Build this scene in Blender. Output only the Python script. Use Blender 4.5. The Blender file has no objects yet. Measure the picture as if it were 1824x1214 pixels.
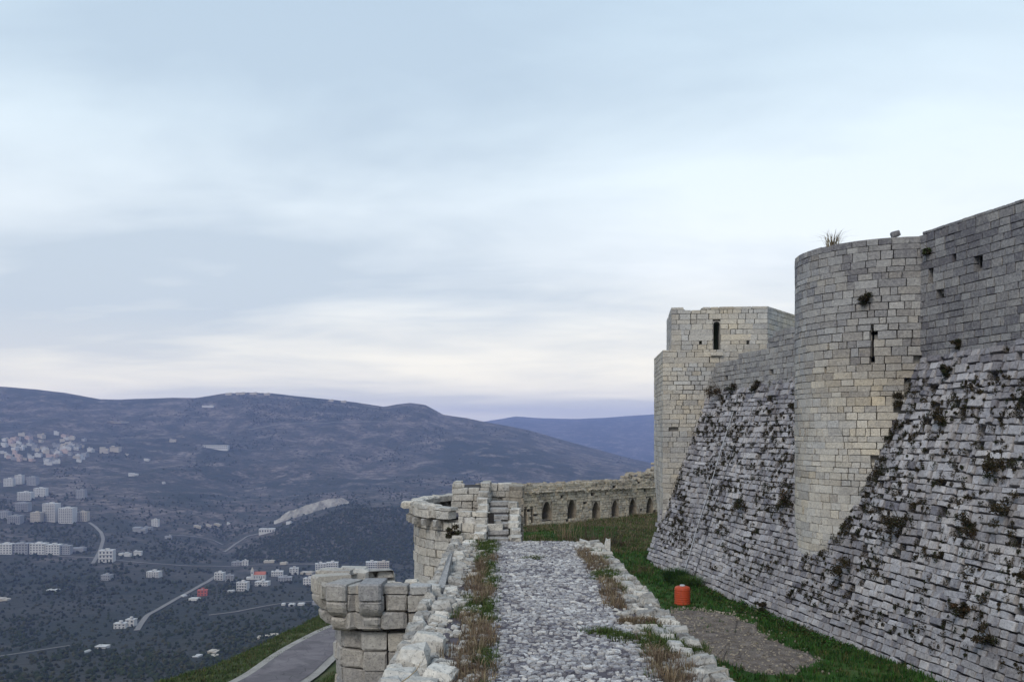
import bpy, math, random
import numpy as np
from mathutils import Matrix, Vector

# ------------------------------------------------------------------ camera, sky, sun, exposure
scene = bpy.context.scene
col = scene.collection
FPX, CX, HY = 1621.0, 912.0, 765.0          # focal length in photo pixels, centre column, horizon row

cam_d = bpy.data.cameras.new('camera')
cam_d.sensor_width = 36.0
cam_d.lens = FPX / 1824.0 * 36.0
cam_d.shift_y = (HY - 607.0) / 1824.0
cam_d.clip_start = 0.1
cam_d.clip_end = 60000.0
cam = bpy.data.objects.new('camera', cam_d)
cam.location = (0, 0, 0)
cam.rotation_euler = (math.radians(90), 0, 0)
col.objects.link(cam)
scene.camera = cam

SUN_EL, SUN_AZ = math.radians(42), math.radians(206)     # azimuth from +Y towards +X
world = bpy.data.worlds.new('World')
scene.world = world
world.use_nodes = True
wn, wl = world.node_tree.nodes, world.node_tree.links
wn.clear()
def W(t, **kw):
    n = wn.new(t)
    for k, v in kw.items(): setattr(n, k, v)
    return n
w_out = W('ShaderNodeOutputWorld'); w_bg = W('ShaderNodeBackground')
w_bg.inputs['Strength'].default_value = 0.13
wl.new(w_bg.outputs[0], w_out.inputs[0])
sky = W('ShaderNodeTexSky', sky_type='NISHITA')
sky.sun_disc = False
sky.sun_elevation = SUN_EL
sky.sun_rotation = SUN_AZ
sky.air_density = 1.2; sky.dust_density = 2.5; sky.ozone_density = 1.5
tc = W('ShaderNodeTexCoord')
sep = W('ShaderNodeSeparateXYZ'); wl.new(tc.outputs['Generated'], sep.inputs[0])
def wmath(op, a, b=None, clamp=False):
    n = W('ShaderNodeMath', operation=op); n.use_clamp = clamp
    for i, x in enumerate((a, b)):
        if x is None: continue
        if isinstance(x, (int, float)): n.inputs[i].default_value = x
        else: wl.new(x, n.inputs[i])
    return n.outputs[0]
zc = wmath('MAXIMUM', sep.outputs['Z'], 0.0)
zd = wmath('ADD', zc, 0.10)
cu = wmath('DIVIDE', sep.outputs['X'], zd); cv = wmath('DIVIDE', sep.outputs['Y'], zd)
comb = W('ShaderNodeCombineXYZ'); wl.new(cu, comb.inputs[0]); wl.new(cv, comb.inputs[1])
def wnoise(scale, detail, rough, sx, sy, loc=(0, 0, 0), dist=0.0):
    mp = W('ShaderNodeMapping'); mp.inputs['Scale'].default_value = (sx, sy, 1); mp.inputs['Location'].default_value = loc
    mp.inputs['Rotation'].default_value = (0, 0, math.radians(-18))
    wl.new(comb.outputs[0], mp.inputs[0])
    n = W('ShaderNodeTexNoise'); n.inputs['Scale'].default_value = scale
    n.inputs['Detail'].default_value = detail; n.inputs['Roughness'].default_value = rough
    n.inputs['Distortion'].default_value = dist
    wl.new(mp.outputs[0], n.inputs['Vector'])
    return n.outputs['Fac']
def wramp(fac, stops):
    r = W('ShaderNodeValToRGB'); e = r.color_ramp.elements
    e[0].position, e[0].color = stops[0][0], stops[0][1] + (1,)
    e[1].position, e[1].color = stops[-1][0], stops[-1][1] + (1,)
    for p, c in stops[1:-1]:
        x = e.new(p); x.color = c + (1,)
    wl.new(fac, r.inputs[0])
    return r.outputs[0]
def wmix(fac, a, b):
    n = W('ShaderNodeMix', data_type='RGBA')
    for s, x in ((n.inputs[0], fac), (n.inputs[6], a), (n.inputs[7], b)):
        if isinstance(x, (int, float)): s.default_value = x
        elif isinstance(x, tuple): s.default_value = x + (1,)
        else: wl.new(x, s)
    return n.outputs[2]
# veil of high cloud: pale base colour by elevation, grey-blue bands where it is thicker
veil = wramp(zc, [(0.0, (1.0, 0.92, 0.74)), (0.05, (0.94, 0.88, 0.72)), (0.10, (0.82, 0.79, 0.70)), (0.17, (0.72, 0.755, 0.765)),
                  (0.30, (0.62, 0.71, 0.755)), (0.5, (0.43, 0.57, 0.68)), (1.0, (0.33, 0.46, 0.60))])
dark = wramp(zc, [(0.0, (0.76, 0.72, 0.62)), (0.12, (0.46, 0.515, 0.56)), (0.35, (0.40, 0.49, 0.57)), (1.0, (0.27, 0.40, 0.55))])
n1 = wnoise(0.42, 5, 0.5, 0.62, 1.0, (8.2, 6.1, 0), 0.4)
n2 = wnoise(1.5, 6, 0.55, 0.7, 1.0, (7.1, 2.2, 0), 0.5)
bands = wmath('ADD', wmath('MULTIPLY', n1, 0.80), wmath('MULTIPLY', n2, 0.20))
band_f = wramp(bands, [(0.41, (0.0, 0.0, 0.0)), (0.50, (0.45, 0.45, 0.45)), (0.59, (1.0, 1.0, 1.0))])
cloud = wmix(band_f, veil, dark)
cl10 = W('ShaderNodeMix', data_type='RGBA', blend_type='MULTIPLY'); cl10.inputs[0].default_value = 1.0
wl.new(cloud, cl10.inputs[6]); cl10.inputs[7].default_value = (10.0, 10.0, 10.0, 1)
skymix = wmix(0.93, sky.outputs[0], cl10.outputs[2])
below = wmath('LESS_THAN', sep.outputs['Z'], -0.002)
full = wmix(below, skymix, (0.7, 0.75, 0.95))
wl.new(full, w_bg.inputs['Color'])

sun_d = bpy.data.lights.new('sun', 'SUN')
sun_d.energy = 1.5
sun_d.angle = math.radians(22)
sun_d.color = (1.0, 0.93, 0.82)
sun = bpy.data.objects.new('sun', sun_d)
sdir = Vector((math.cos(SUN_EL) * math.sin(SUN_AZ), math.cos(SUN_EL) * math.cos(SUN_AZ), math.sin(SUN_EL)))
sun.rotation_euler = sdir.to_track_quat('Z', 'Y').to_euler()
sun.location = (-60, 20, 60)
col.objects.link(sun)

vs = scene.view_settings
vs.view_transform = 'Standard'; vs.look = 'None'; vs.gamma = 1.0; vs.use_curve_mapping = False
vs.exposure = 0.2
scene.cycles.max_bounces = 5
scene.cycles.diffuse_bounces = 3
scene.cycles.volume_bounces = 1
scene.cycles.use_denoising = True

# ------------------------------------------------------------------ helpers
rnd = random.Random(7)
NR = np.random.default_rng(11)
UP = np.array([0, 0, 1.0])

def hash2(ix, iy, seed):
    h = (ix.astype(np.int64) * 374761393 + iy.astype(np.int64) * 668265263 + seed * 1274126177) & 0x7fffffff
    h = ((h ^ (h >> 13)) * 1274126177) & 0x7fffffff
    h = h ^ (h >> 16)
    return (h & 0xffff) / 65535.0
def vnoise(x, y, seed=0):
    x = np.asarray(x, float); y = np.asarray(y, float)
    ix, iy = np.floor(x), np.floor(y)
    fx, fy = x - ix, y - iy
    fx = fx * fx * (3 - 2 * fx); fy = fy * fy * (3 - 2 * fy)
    a = hash2(ix, iy, seed); b = hash2(ix + 1, iy, seed); c = hash2(ix, iy + 1, seed); d = hash2(ix + 1, iy + 1, seed)
    return (a * (1 - fx) + b * fx) * (1 - fy) + (c * (1 - fx) + d * fx) * fy
def fbm(x, y, oct=4, seed=0):
    s, a, t = 0.0, 1.0, 0.0
    for i in range(oct):
        s = s + a * vnoise(np.asarray(x) * 2 ** i, np.asarray(y) * 2 ** i, seed + i * 17); t += a; a *= 0.5
    return s / t * 2 - 1

def at(px, py, Y):
    return np.array([(px - CX) / FPX * Y, Y, (HY - py) / FPX * Y])

def new_mesh(name, verts, faces, tint=None, smooth=False):
    me = bpy.data.meshes.new(name)
    me.from_pydata([tuple(map(float, v)) for v in verts], [], [tuple(map(int, f)) for f in faces])
    if tint is not None:
        at_ = me.attributes.new('tint', 'FLOAT_COLOR', 'POINT')
        a = np.ones((len(verts), 4), np.float32); a[:, :3] = tint
        at_.data.foreach_set('color', a.ravel())
    if smooth: me.polygons.foreach_set('use_smooth', [True] * len(me.polygons))
    me.update()
    return me
def fast_mesh(name, verts, fidx, nper, tint=None, smooth=False):
    """verts (N,3); fidx (M,nper) int, every face nper corners"""
    me = bpy.data.meshes.new(name)
    verts = np.asarray(verts, np.float32); fidx = np.asarray(fidx, np.int32)
    me.vertices.add(len(verts)); me.vertices.foreach_set('co', verts.ravel())
    me.loops.add(fidx.size); me.loops.foreach_set('vertex_index', fidx.ravel())
    me.polygons.add(len(fidx))
    me.polygons.foreach_set('loop_start', np.arange(len(fidx), dtype=np.int32) * nper)
    try: me.polygons.foreach_set('loop_total', np.full(len(fidx), nper, np.int32))
    except Exception: pass
    me.polygons.foreach_set('use_smooth', np.full(len(fidx), bool(smooth)))
    if tint is not None:
        at_ = me.attributes.new('tint', 'FLOAT_COLOR', 'POINT')
        a = np.ones((len(verts), 4), np.float32); a[:, :3] = tint
        at_.data.foreach_set('color', a.ravel())
    me.update(calc_edges=True)
    me.validate()
    return me
def link(name, me, mat=None, parent=None, kind=None):
    o = bpy.data.objects.new(name, me)
    if mat is not None and me is not None and not me.materials: me.materials.append(mat)
    col.objects.link(o)
    o.color = (0, 0, 0, 1)
    if parent is not None:
        o.parent = parent
        o.location = -parent.location
    if kind: o['kind'] = kind
    return o
def thing(name, label, cat, loc=(0, 0, 0), group=None):
    o = bpy.data.objects.new(name, None)
    o.empty_display_size = 0.5
    o.location = loc
    o['label'] = label; o['category'] = cat
    if group: o['group'] = group
    col.objects.link(o)
    return o
def tag(o, label, cat, group=None):
    o['label'] = label; o['category'] = cat
    if group: o['group'] = group
    return o

# ------------------------------------------------------------------ materials
def mat_new(name):
    m = bpy.data.materials.new(name); m.use_nodes = True
    nt = m.node_tree; nt.nodes.clear()
    out = nt.nodes.new('ShaderNodeOutputMaterial'); b = nt.nodes.new('ShaderNodeBsdfPrincipled')
    nt.links.new(b.outputs[0], out.inputs[0])
    b.inputs['Specular IOR Level'].default_value = 0.25
    b.inputs['Roughness'].default_value = 0.9
    return m, nt, b
class G:
    def __init__(s, nt): s.nt = nt; s.n = nt.nodes; s.l = nt.links
    def set(s, sock, x):
        if x is None: return
        if isinstance(x, (int, float)): sock.default_value = x
        elif isinstance(x, tuple):
            sock.default_value = (x + (1,)) if len(x) == 3 and sock.type == 'RGBA' else x
        else: s.l.new(x, sock)
    def math(s, op, a, b=None, clamp=False):
        n = s.n.new('ShaderNodeMath'); n.operation = op; n.use_clamp = clamp
        s.set(n.inputs[0], a); s.set(n.inputs[1], b); return n.outputs[0]
    def mix(s, f, a, b, blend='MIX'):
        n = s.n.new('ShaderNodeMix'); n.data_type = 'RGBA'; n.blend_type = blend
        s.set(n.inputs[0], f); s.set(n.inputs[6], a); s.set(n.inputs[7], b); return n.outputs[2]
    def pos(s, scale=(1, 1, 1)):
        g = s.n.new('ShaderNodeNewGeometry')
        if scale == (1, 1, 1): return g.outputs['Position']
        m = s.n.new('ShaderNodeMapping'); m.inputs['Scale'].default_value = scale
        s.l.new(g.outputs['Position'], m.inputs[0]); return m.outputs[0]
    def noise(s, vec, scale, detail=4, rough=0.55, dist=0):
        n = s.n.new('ShaderNodeTexNoise'); n.inputs['Scale'].default_value = scale; n.inputs['Detail'].default_value = detail
        n.inputs['Roughness'].default_value = rough; n.inputs['Distortion'].default_value = dist
        s.l.new(vec, n.inputs['Vector']); return n.outputs['Fac']
    def voro(s, vec, scale, out='Color', feature='F1'):
        n = s.n.new('ShaderNodeTexVoronoi'); n.feature = feature; n.inputs['Scale'].default_value = scale
        s.l.new(vec, n.inputs['Vector']); return n.outputs[out]
    def ramp(s, f, stops):
        r = s.n.new('ShaderNodeValToRGB'); e = r.color_ramp.elements
        cs = [(p, ((c, c, c) if isinstance(c, (int, float)) else c) + (1,)) for p, c in stops]
        e[0].position, e[0].color = cs[0]; e[1].position, e[1].color = cs[-1]
        for p, c in cs[1:-1]:
            x = e.new(p); x.color = c
        s.l.new(f, r.inputs[0]); return r.outputs[0]
    def tint(s):
        a = s.n.new('ShaderNodeAttribute'); a.attribute_name = 'tint'
        o = s.n.new('ShaderNodeObjectInfo')
        c = s.mix(1.0, a.outputs['Color'], o.outputs['Color'], 'ADD')
        sp = s.n.new('ShaderNodeSeparateColor'); s.l.new(c, sp.inputs[0]); return sp.outputs
    def bump(s, h, strength, dist, bsdf, prev=None):
        b = s.n.new('ShaderNodeBump'); b.inputs['Strength'].default_value = strength; b.inputs['Distance'].default_value = dist
        s.l.new(h, b.inputs['Height'])
        if prev is not None: s.l.new(prev, b.inputs['Normal'])
        if bsdf is not None: s.l.new(b.outputs[0], bsdf.inputs['Normal'])
        return b.outputs[0]

def stone_material(name, dark, light, warm=(1.16, 1.0, 0.76), stain=0.55, stain_col=(0.11, 0.105, 0.115), fine=9.0, crack=1.6, crack_f=0.0):
    m, nt, b = mat_new(name); g = G(nt)
    t = g.tint(); p = g.pos()
    nf = g.noise(p, fine, 6, 0.65); nm = g.noise(p, 2.1, 4, 0.6); nl = g.noise(p, 0.32, 4, 0.6)
    L = g.math('ADD', t[0], g.math('MULTIPLY', g.math('SUBTRACT', nf, 0.5), 1.15))
    L = g.math('ADD', L, g.math('MULTIPLY', g.math('SUBTRACT', nm, 0.5), 0.5), True)
    c = g.mix(L, dark, light)
    cw = g.mix(1.0, c, warm, 'MULTIPLY')
    wf = g.math('MULTIPLY', t[1], g.math('ADD', 0.35, nm), True)
    c = g.mix(wf, c, cw)
    sf = g.math('MULTIPLY', g.ramp(g.math('ADD', g.math('MULTIPLY', nl, 0.6), g.math('MULTIPLY', nm, 0.4)), [(0.47, 0.0), (0.66, 1.0)]), stain)
    c = g.mix(sf, c, stain_col)
    pits = g.ramp(g.noise(p, fine * 2.3, 3, 0.7), [(0.35, 1.0), (0.44, 0.0)])
    c = g.mix(g.math('MULTIPLY', pits, 0.6), c, (0.05, 0.05, 0.055))
    wp = g.n.new('ShaderNodeMix'); wp.data_type = 'VECTOR'; wp.inputs[0].default_value = 0.12
    nc = g.n.new('ShaderNodeTexNoise'); nc.inputs['Scale'].default_value = fine * 0.5; g.l.new(p, nc.inputs['Vector'])
    g.l.new(p, wp.inputs[4]); g.l.new(nc.outputs['Color'], wp.inputs[5])
    ck = g.ramp(g.voro(wp.outputs[1], crack, 'Distance', 'DISTANCE_TO_EDGE'), [(0.0, 1.0), (0.035, 0.0)])
    ck = g.math('MULTIPLY', ck, g.ramp(nm, [(0.45, 0.0), (0.60, crack_f)]))
    c = g.mix(ck, c, (0.045, 0.042, 0.045))
    g.set(b.inputs['Base Color'], c)
    n0 = g.bump(g.math('SUBTRACT', nf, g.math('MULTIPLY', ck, 0.5)), 0.8, 0.06, None)
    g.bump(g.noise(p, fine * 3, 4, 0.7), 0.5, 0.02, b, n0)
    return m
M = {}
M['stone'] = stone_material('limestone_ashlar', (0.125, 0.12, 0.138), (0.56, 0.545, 0.525), warm=(1.2, 1.02, 0.74), stain=0.42)
M['talus'] = stone_material('weathered_limestone', (0.115, 0.11, 0.135), (0.50, 0.485, 0.505), stain=0.5, stain_col=(0.10, 0.088, 0.095), fine=7.0)
M['pale'] = stone_material('bleached_limestone', (0.15, 0.145, 0.145), (0.64, 0.615, 0.58), stain=0.55, stain_col=(0.15, 0.135, 0.125), fine=7.0, crack=3.2, crack_f=0.45)
M['cobble'] = stone_material('cobble_stone', (0.10, 0.095, 0.125), (0.66, 0.64, 0.63), stain=0.15, fine=14.0, crack=5.0)
M['rubble'] = stone_material('rubble_stone', (0.10, 0.09, 0.085), (0.46, 0.425, 0.375), stain=0.6, stain_col=(0.08, 0.065, 0.055), fine=4.0)

def plain(name, c, rough=0.9, nscale=6.0, amt=0.35, bump=0.3, bd=0.02):
    m, nt, b = mat_new(name); g = G(nt)
    n = g.noise(g.pos(), nscale, 5, 0.6)
    c2 = tuple(x * (1 - amt) for x in c); c1 = tuple(min(1, x * (1 + amt)) for x in c)
    g.set(b.inputs['Base Color'], g.mix(n, c2, c1)); b.inputs['Roughness'].default_value = rough
    if bump: g.bump(n, bump, bd, b)
    return m
M['core'] = plain('mortar_core', (0.05, 0.045, 0.045), nscale=3.0)
M['mortar'] = plain('old_lime_mortar', (0.25, 0.235, 0.22), nscale=2.0, amt=0.6)
M['earth'] = plain('dusty_joint_earth', (0.085, 0.074, 0.085), nscale=9.0, amt=0.5)
M['pipe'] = plain('galvanised_pipe', (0.42, 0.43, 0.46), 0.5, 3.0, 0.1, 0)
M['seam'] = plain('dark_seam', (0.05, 0.05, 0.06), 0.6, 3.0, 0.1, 0)
M['twig'] = plain('dry_twig', (0.30, 0.24, 0.16), 0.9, 3.0, 0.3, 0)
M['wood'] = plain('plant_stem', (0.09, 0.07, 0.05), 0.9, 9.0, 0.3, 0)

def leaf_material(name):
    m, nt, b = mat_new(name); g = G(nt)
    a = g.n.new('ShaderNodeAttribute'); a.attribute_name = 'tint'
    n = g.noise(g.pos(), 5.0, 3)
    g.set(b.inputs['Base Color'], g.mix(g.math('MULTIPLY', n, 0.5), a.outputs['Color'], (0.03, 0.03, 0.02)))
    b.inputs['Roughness'].default_value = 0.9; b.inputs['Specular IOR Level'].default_value = 0.08
    return m
M['leaf'] = leaf_material('leaf_blades')

# ------------------------------------------------------------------ masonry generator
def stone_variant(r, ch=0.12, cd=0.18, rough=0.07, corner=0.05):
    """unit block, front at y=-0.5 (outwards), 42 triangles"""
    t = [-0.5, -0.5 + ch, 0.5 - ch, 0.5]
    V = []; idx = {}
    cj = {}
    for i, x in enumerate(t):
        for j, z in enumerate(t):
            edge = i in (0, 3) or j in (0, 3)
            xx, zz = x, z
            if i in (0, 3) and j in (0, 3):
                xx *= 1 - r.uniform(0, corner * 2); zz *= 1 - r.uniform(0, corner * 2)
            elif edge:
                if i in (0, 3): xx *= 1 - r.uniform(0, corner)
                else: xx += r.uniform(-.06, .06)
                if j in (0, 3): zz *= 1 - r.uniform(0, corner)
                else: zz += r.uniform(-.06, .06)
            else:
                xx += r.uniform(-.08, .08); zz += r.uniform(-.08, .08)
            y = (-0.5 + cd * r.uniform(0.6, 1.5)) if edge else (-0.5 + r.uniform(-rough, rough))
            idx[i, j] = len(V); V.append((xx, y, zz))
    F = []
    for i in range(3):
        for j in range(3):
            F.append((idx[i, j], idx[i + 1, j], idx[i + 1, j + 1], idx[i, j + 1]))
    per = [(i, 0) for i in range(3)] + [(3, j) for j in range(3)] + [(i, 3) for i in (3, 2, 1)] + [(0, j) for j in (3, 2, 1)]
    back = []
    for (i, j) in per:
        v = V[idx[i, j]]; back.append(len(V)); V.append((v[0] * 0.97, 0.5, v[2] * 0.97))
    for k in range(12):
        k2 = (k + 1) % 12
        F.append((idx[per[k]], back[k], back[k2], idx[per[k2]]))
    return np.array(V), np.array(F)
def cobble_variant(r):
    """low domed stone, unit footprint, outward = -y like the blocks"""
    V = []; n = 7
    for ring, (rad, y) in enumerate(((0.5, 0.5), (0.50, -0.30), (0.43, -0.47))):
        for k in range(n):
            a = 2 * math.pi * (k + 0.2) / n
            q = rad * r.uniform(0.84, 1.1)
            V.append((q * math.cos(a) * 1.08, y + r.uniform(-.10, .10), q * math.sin(a) * 1.08))
    V.append((r.uniform(-.1, .1), -0.5, r.uniform(-.1, .1)))
    F = []
    for q in range(2):
        for k in range(n):
            a, b = q * n + k, q * n + (k + 1) % n
            F.append((a, b, b + n, a + n))
    for k in range(n):
        F.append((2 * n + k, 2 * n + (k + 1) % n, 3 * n, 3 * n))
    return np.array(V), np.array(F)
VAR = {
    'ashlar': [stone_variant(rnd, 0.045, 0.04, 0.014, 0.035) for _ in range(14)],
    'rough': [stone_variant(rnd, 0.09, 0.10, 0.06, 0.10) for _ in range(20)],
    'boulder': [stone_variant(rnd, 0.17, 0.24, 0.15, 0.12) for _ in range(16)],
    'cobble': [cobble_variant(rnd) for _ in range(14)],
}
VMESH = {}
def var_mesh(kind, k, mat):
    key = (kind, k, mat.name)
    if key not in VMESH:
        V, F = VAR[kind][k]
        Fl = [tuple(f) if f[3] != f[2] else tuple(f[:3]) for f in F]
        me = new_mesh(kind + '_stone', V, Fl); me.materials.append(mat)
        VMESH[key] = me
    return VMESH[key]

class Stones:
    """collects stones; the largest in view become parts, the rest one joined part"""
    def __init__(s): s.rows = []
    def add(s, pos, ux, n, vx, w, d, h, tint, kind='ashlar'):
        s.rows.append((np.asarray(pos, float), np.asarray(ux, float), np.asarray(n, float), np.asarray(vx, float), w, d, h, tint, kind))
    def build(s, parent, mat, name='stone', cap=300, rest='masonry', minpx=7.0):
        sc = []
        for i, (p, ux, n, vx, w, d, h, t, k) in enumerate(s.rows):
            Y = p[1]; a = -1
            if Y > 1:
                px, py = CX + FPX * p[0] / Y, HY - FPX * p[2] / Y
                vd = -p / np.linalg.norm(p); f = max(0.0, float(n @ vd))
                if -5 < px < 1829 and -5 < py < 1219: a = w * h * f * (FPX / Y) ** 2
            sc.append(a)
        order = np.argsort(-np.array(sc)) if sc else []
        L = np.array(parent.location)
        nrest = []
        for q, i in enumerate(order):
            if q >= cap or sc[i] < minpx * minpx: nrest.append(i); continue
            p, ux, n, vx, w, d, h, t, k = s.rows[i]
            o = bpy.data.objects.new(name, var_mesh(k, i % len(VAR[k]), mat))
            y = -n
            o.matrix_local = Matrix(((ux[0] * w, y[0] * d, vx[0] * h, p[0] - L[0]), (ux[1] * w, y[1] * d, vx[1] * h, p[1] - L[1]),
                                     (ux[2] * w, y[2] * d, vx[2] * h, p[2] - L[2]), (0, 0, 0, 1)))
            o.parent = parent
            o.matrix_parent_inverse = Matrix.Identity(4)
            o.color = (t[0], t[1], 0, 1)
            col.objects.link(o)
        if nrest:
            VV, FF, TT, off = [], [], [], 0
            for i in nrest:
                p, ux, n, vx, w, d, h, t, k = s.rows[i]
                V, F = VAR[k][i % len(VAR[k])]
                A = np.stack([ux * w, -n * d, vx * h], axis=0)
                VV.append(V @ A + p); FF.append(F + off); off += len(V)
                TT.append(np.tile([t[0], t[1], 0], (len(V), 1)))
            V = np.concatenate(VV); F = np.concatenate(FF); T = np.concatenate(TT)
            tri = F[:, 3] == F[:, 2]
            if tri.any():
                F = np.concatenate([F[~tri][:, [0, 1, 2]], F[~tri][:, [0, 2, 3]], F[tri][:, :3]])
                me = fast_mesh(rest, V, F, 3, T)
            else: me = fast_mesh(rest, V, F, 4, T)
            o = link(rest, me, mat, parent, 'stuff')
        return parent

def courses(u0, u1, v0, v1, ch, wm, r, excl=(), hj=0.18, wj=0.45, brk=()):
    """rows of stones: yields (u, v, w, h)"""
    out = []; v = v0
    while v < v1 - ch * 0.4:
        h = min(ch * r.uniform(1 - hj, 1 + hj), v1 - v)
        free = [(u0 - r.uniform(0, wm), u1 + r.uniform(0, wm * 0.5))] if not excl and not brk else [(u0, u1)]
        for k in brk:
            free = [x for (p, q) in free for x in (((p, k), (k, q)) if p < k < q else ((p, q),))]
        for (a, b, c, d) in excl:
            if c < v + h * 0.6 and d > v + h * 0.4:
                nf = []
                for (p, q) in free:
                    if b <= p or a >= q: nf.append((p, q)); continue
                    if a > p: nf.append((p, a))
                    if b < q: nf.append((b, q))
                free = nf
        for (a, b) in free:
            L = b - a
            if L < 0.08: continue
            ws = []
            while sum(ws) < L: ws.append(wm * math.exp(r.gauss(-0.08, wj)) + 0.1)
            if len(ws) > 1 and r.random() < 0.5: ws.pop()
            k = L / sum(ws); u = a
            for w_ in ws:
                out.append((u + w_ * k / 2, v + h / 2, w_ * k, h)); u += w_ * k
        v += h
    return out

class Path:
    """polyline in plan, counter-clockwise so that outside is on the right of travel"""
    def __init__(s, pts):
        s.p = np.array(pts, float); d = np.diff(s.p, axis=0); s.l = np.linalg.norm(d, axis=1)
        s.c = np.concatenate([[0], np.cumsum(s.l)]); s.d = d / s.l[:, None]; s.L = s.c[-1]
        s.brk = [s.c[i] for i in range(1, len(s.l)) if s.d[i] @ s.d[i - 1] < 0.9]
    def fr(s, u):
        i = int(np.clip(np.searchsorted(s.c, u) - 1, 0, len(s.l) - 1))
        q = s.p[i] + s.d[i] * (u - s.c[i])
        t = np.array([s.d[i][0], s.d[i][1], 0.0]); n = np.array([t[1], -t[0], 0.0])
        return np.array([q[0], q[1], 0.0]), t, n
def arc(cx, cy, R, a0, a1, n=40):
    return [(cx + R * math.cos(math.radians(a0 + (a1 - a0) * i / n)), cy + R * math.sin(math.radians(a0 + (a1 - a0) * i / n))) for i in range(n + 1)]

def core_mesh(path, z0, z1, inset, excl=(), top=None, step=0.5, cap=True, thick=0.0, back=False):
    us = set(np.linspace(0, path.L, max(2, int(path.L / step))).tolist()); vs_ = {z0, z1}
    for k in range(int((z1 - z0) / 1.0)): vs_.add(z0 + k * 1.0)
    for (a, b, c, d) in excl: us.update((a, b)); vs_.update((c, d))
    us = sorted(u for u in us if 0 <= u <= path.L); vs_ = sorted(v for v in vs_ if z0 <= v <= z1)
    V = []; F = []
    for u in us:
        q, t, n = path.fr(u)
        # average normal at corners
        q2, t2, n2 = path.fr(min(path.L, u + 1e-3)); nn = (n + n2); nn /= np.linalg.norm(nn)
        tz = top(u) if top else z1
        for v in vs_:
            V.append(q - nn * inset + UP * min(v, tz))
    nv = len(vs_)
    for i in range(len(us) - 1):
        for j in range(nv - 1):
            um, vm = (us[i] + us[i + 1]) / 2, (vs_[j] + vs_[j + 1]) / 2
            if any(a < um < b and c < vm < d for (a, b, c, d) in excl): continue
            F.append((i * nv + j, (i + 1) * nv + j, (i + 1) * nv + j + 1, i * nv + j + 1))
    if thick:
        o = len(V)
        for u in us:
            q, t, n = path.fr(u); tz = min(z1, top(u) if top else z1)
            V += [q - n * (inset + thick) + UP * tz, q - n * (inset + thick) + UP * z0]
        for i in range(len(us) - 1):
            F.append((i * nv + nv - 1, (i + 1) * nv + nv - 1, o + 2 * i + 2, o + 2 * i))
            F.append((o + 2 * i, o + 2 * i + 2, o + 2 * i + 3, o + 2 * i + 1))
        F.append((0, nv - 1, o, o + 1)); e = len(us) - 1
        F.append((e * nv, o + 2 * e + 1, o + 2 * e, e * nv + nv - 1))
    elif cap:
        F.append(tuple(i * nv + nv - 1 for i in range(len(us))))
        e = (len(us) - 1) * nv
        F.append((e, 0, nv - 1, e + nv - 1))
    return new_mesh('core', V, F)

def path_wall(parent, path, z0, z1, ch, wm, depth, kind, mat, tintf, r, excl=(), top=None, hole=0.0, jit=0.02, hj=0.18, wj=0.4,
              gap=0.985, cap=300, core=True, core_inset=None, skip=None, rest='masonry', closecap=True, minpx=7.0, holes=None, thick=0.0):
    st = Stones()
    for (u, v, w, h) in courses(0, path.L, z0, z1, ch, wm, r, excl, hj, wj, path.brk):
        if top is not None and v > top(u) + r.uniform(-0.08, 0.08): continue
        u = min(max(u, 0.02), path.L - 0.02)
        q, t, n = path.fr(u)
        p = q + UP * v
        if skip is not None and skip(p): continue
        if r.random() < hole:
            if holes is not None: holes.append((p.copy(), n.copy()))
            continue
        tw = r.gauss(0, 0.002 + jit * 0.15)
        t2 = t * math.cos(tw) + n * math.sin(tw); n2 = n * math.cos(tw) - t * math.sin(tw)
        jg = 0.0 if kind != 'ashlar' else max(0.004, 0.022 + 0.02 * float(fbm(p[0] / 1.5 + p[1] / 1.5, p[2] / 1.2, 2, 55)) + r.gauss(0, 0.008))
        st.add(p - n * (depth / 2 - r.gauss(0, jit)), t2, n2, UP, max(w * gap - jg, w * 0.7), depth, max(h * gap - jg * 0.8, h * 0.7), tintf(p, r), kind)
    st.build(parent, mat, cap=cap, rest=rest, minpx=minpx)
    if core:
        link('core', core_mesh(path, z0, z1 - 0.05, core_inset or depth * 0.75, excl, (lambda u: top(u) - 0.22) if top else None, cap=closecap, thick=thick), M['mortar' if kind == 'ashlar' else 'core'], parent)

def niche_mesh(w, h, depth, mw, mh, pointed=True, n=7, sill=0.0):
    """plate with an arched opening, reveal and back; local x width, z up, front y=0, into +y"""
    prof = []
    spring = h - w * (0.75 if pointed else 0.5)
    prof.append((-w / 2, 0.0)); prof.append((-w / 2, spring))
    for k in range(1, n):
        t = k / n
        if pointed:
            x = -w / 2 * (1 - t); z = spring + (h - spring) * math.sin(t * math.pi / 2) ** 0.85
        else:
            a = math.pi * (1 - t / 2); x = w / 2 * math.cos(a); z = spring + w / 2 * math.sin(a)
        prof.append((x, z))
    prof.append((0, h))
    prof = prof + [(-x, z) for (x, z) in reversed(prof[:-1])]
    m = len(prof)
    V = [(x, 0, z) for x, z in prof] + [(x, depth, z) for x, z in prof]
    outer = []
    for (x, z) in prof:
        if z <= spring + 1e-6: outer.append((math.copysign(mw / 2, x), z))
        else:
            f = abs(x) / (w / 2)
            outer.append((math.copysign(mw / 2, x) * min(1, f * 1.0) if abs(x) > 1e-6 else 0, mh))
    V += [(x, 0, z) for x, z in outer]
    F = []
    for i in range(m - 1):
        F.append((i, i + 1, m + i + 1, m + i))
        F.append((2 * m + i, 2 * m + i + 1, i + 1, i))
    F.append((0, m, 2 * m - 1, m - 1))
    return V, F
def place_local(V, org, ux, n):
    ux = np.array(ux); n = np.array(n)
    return [np.array(org) + ux * v[0] - n * v[1] + UP * v[2] for v in V]

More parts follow.
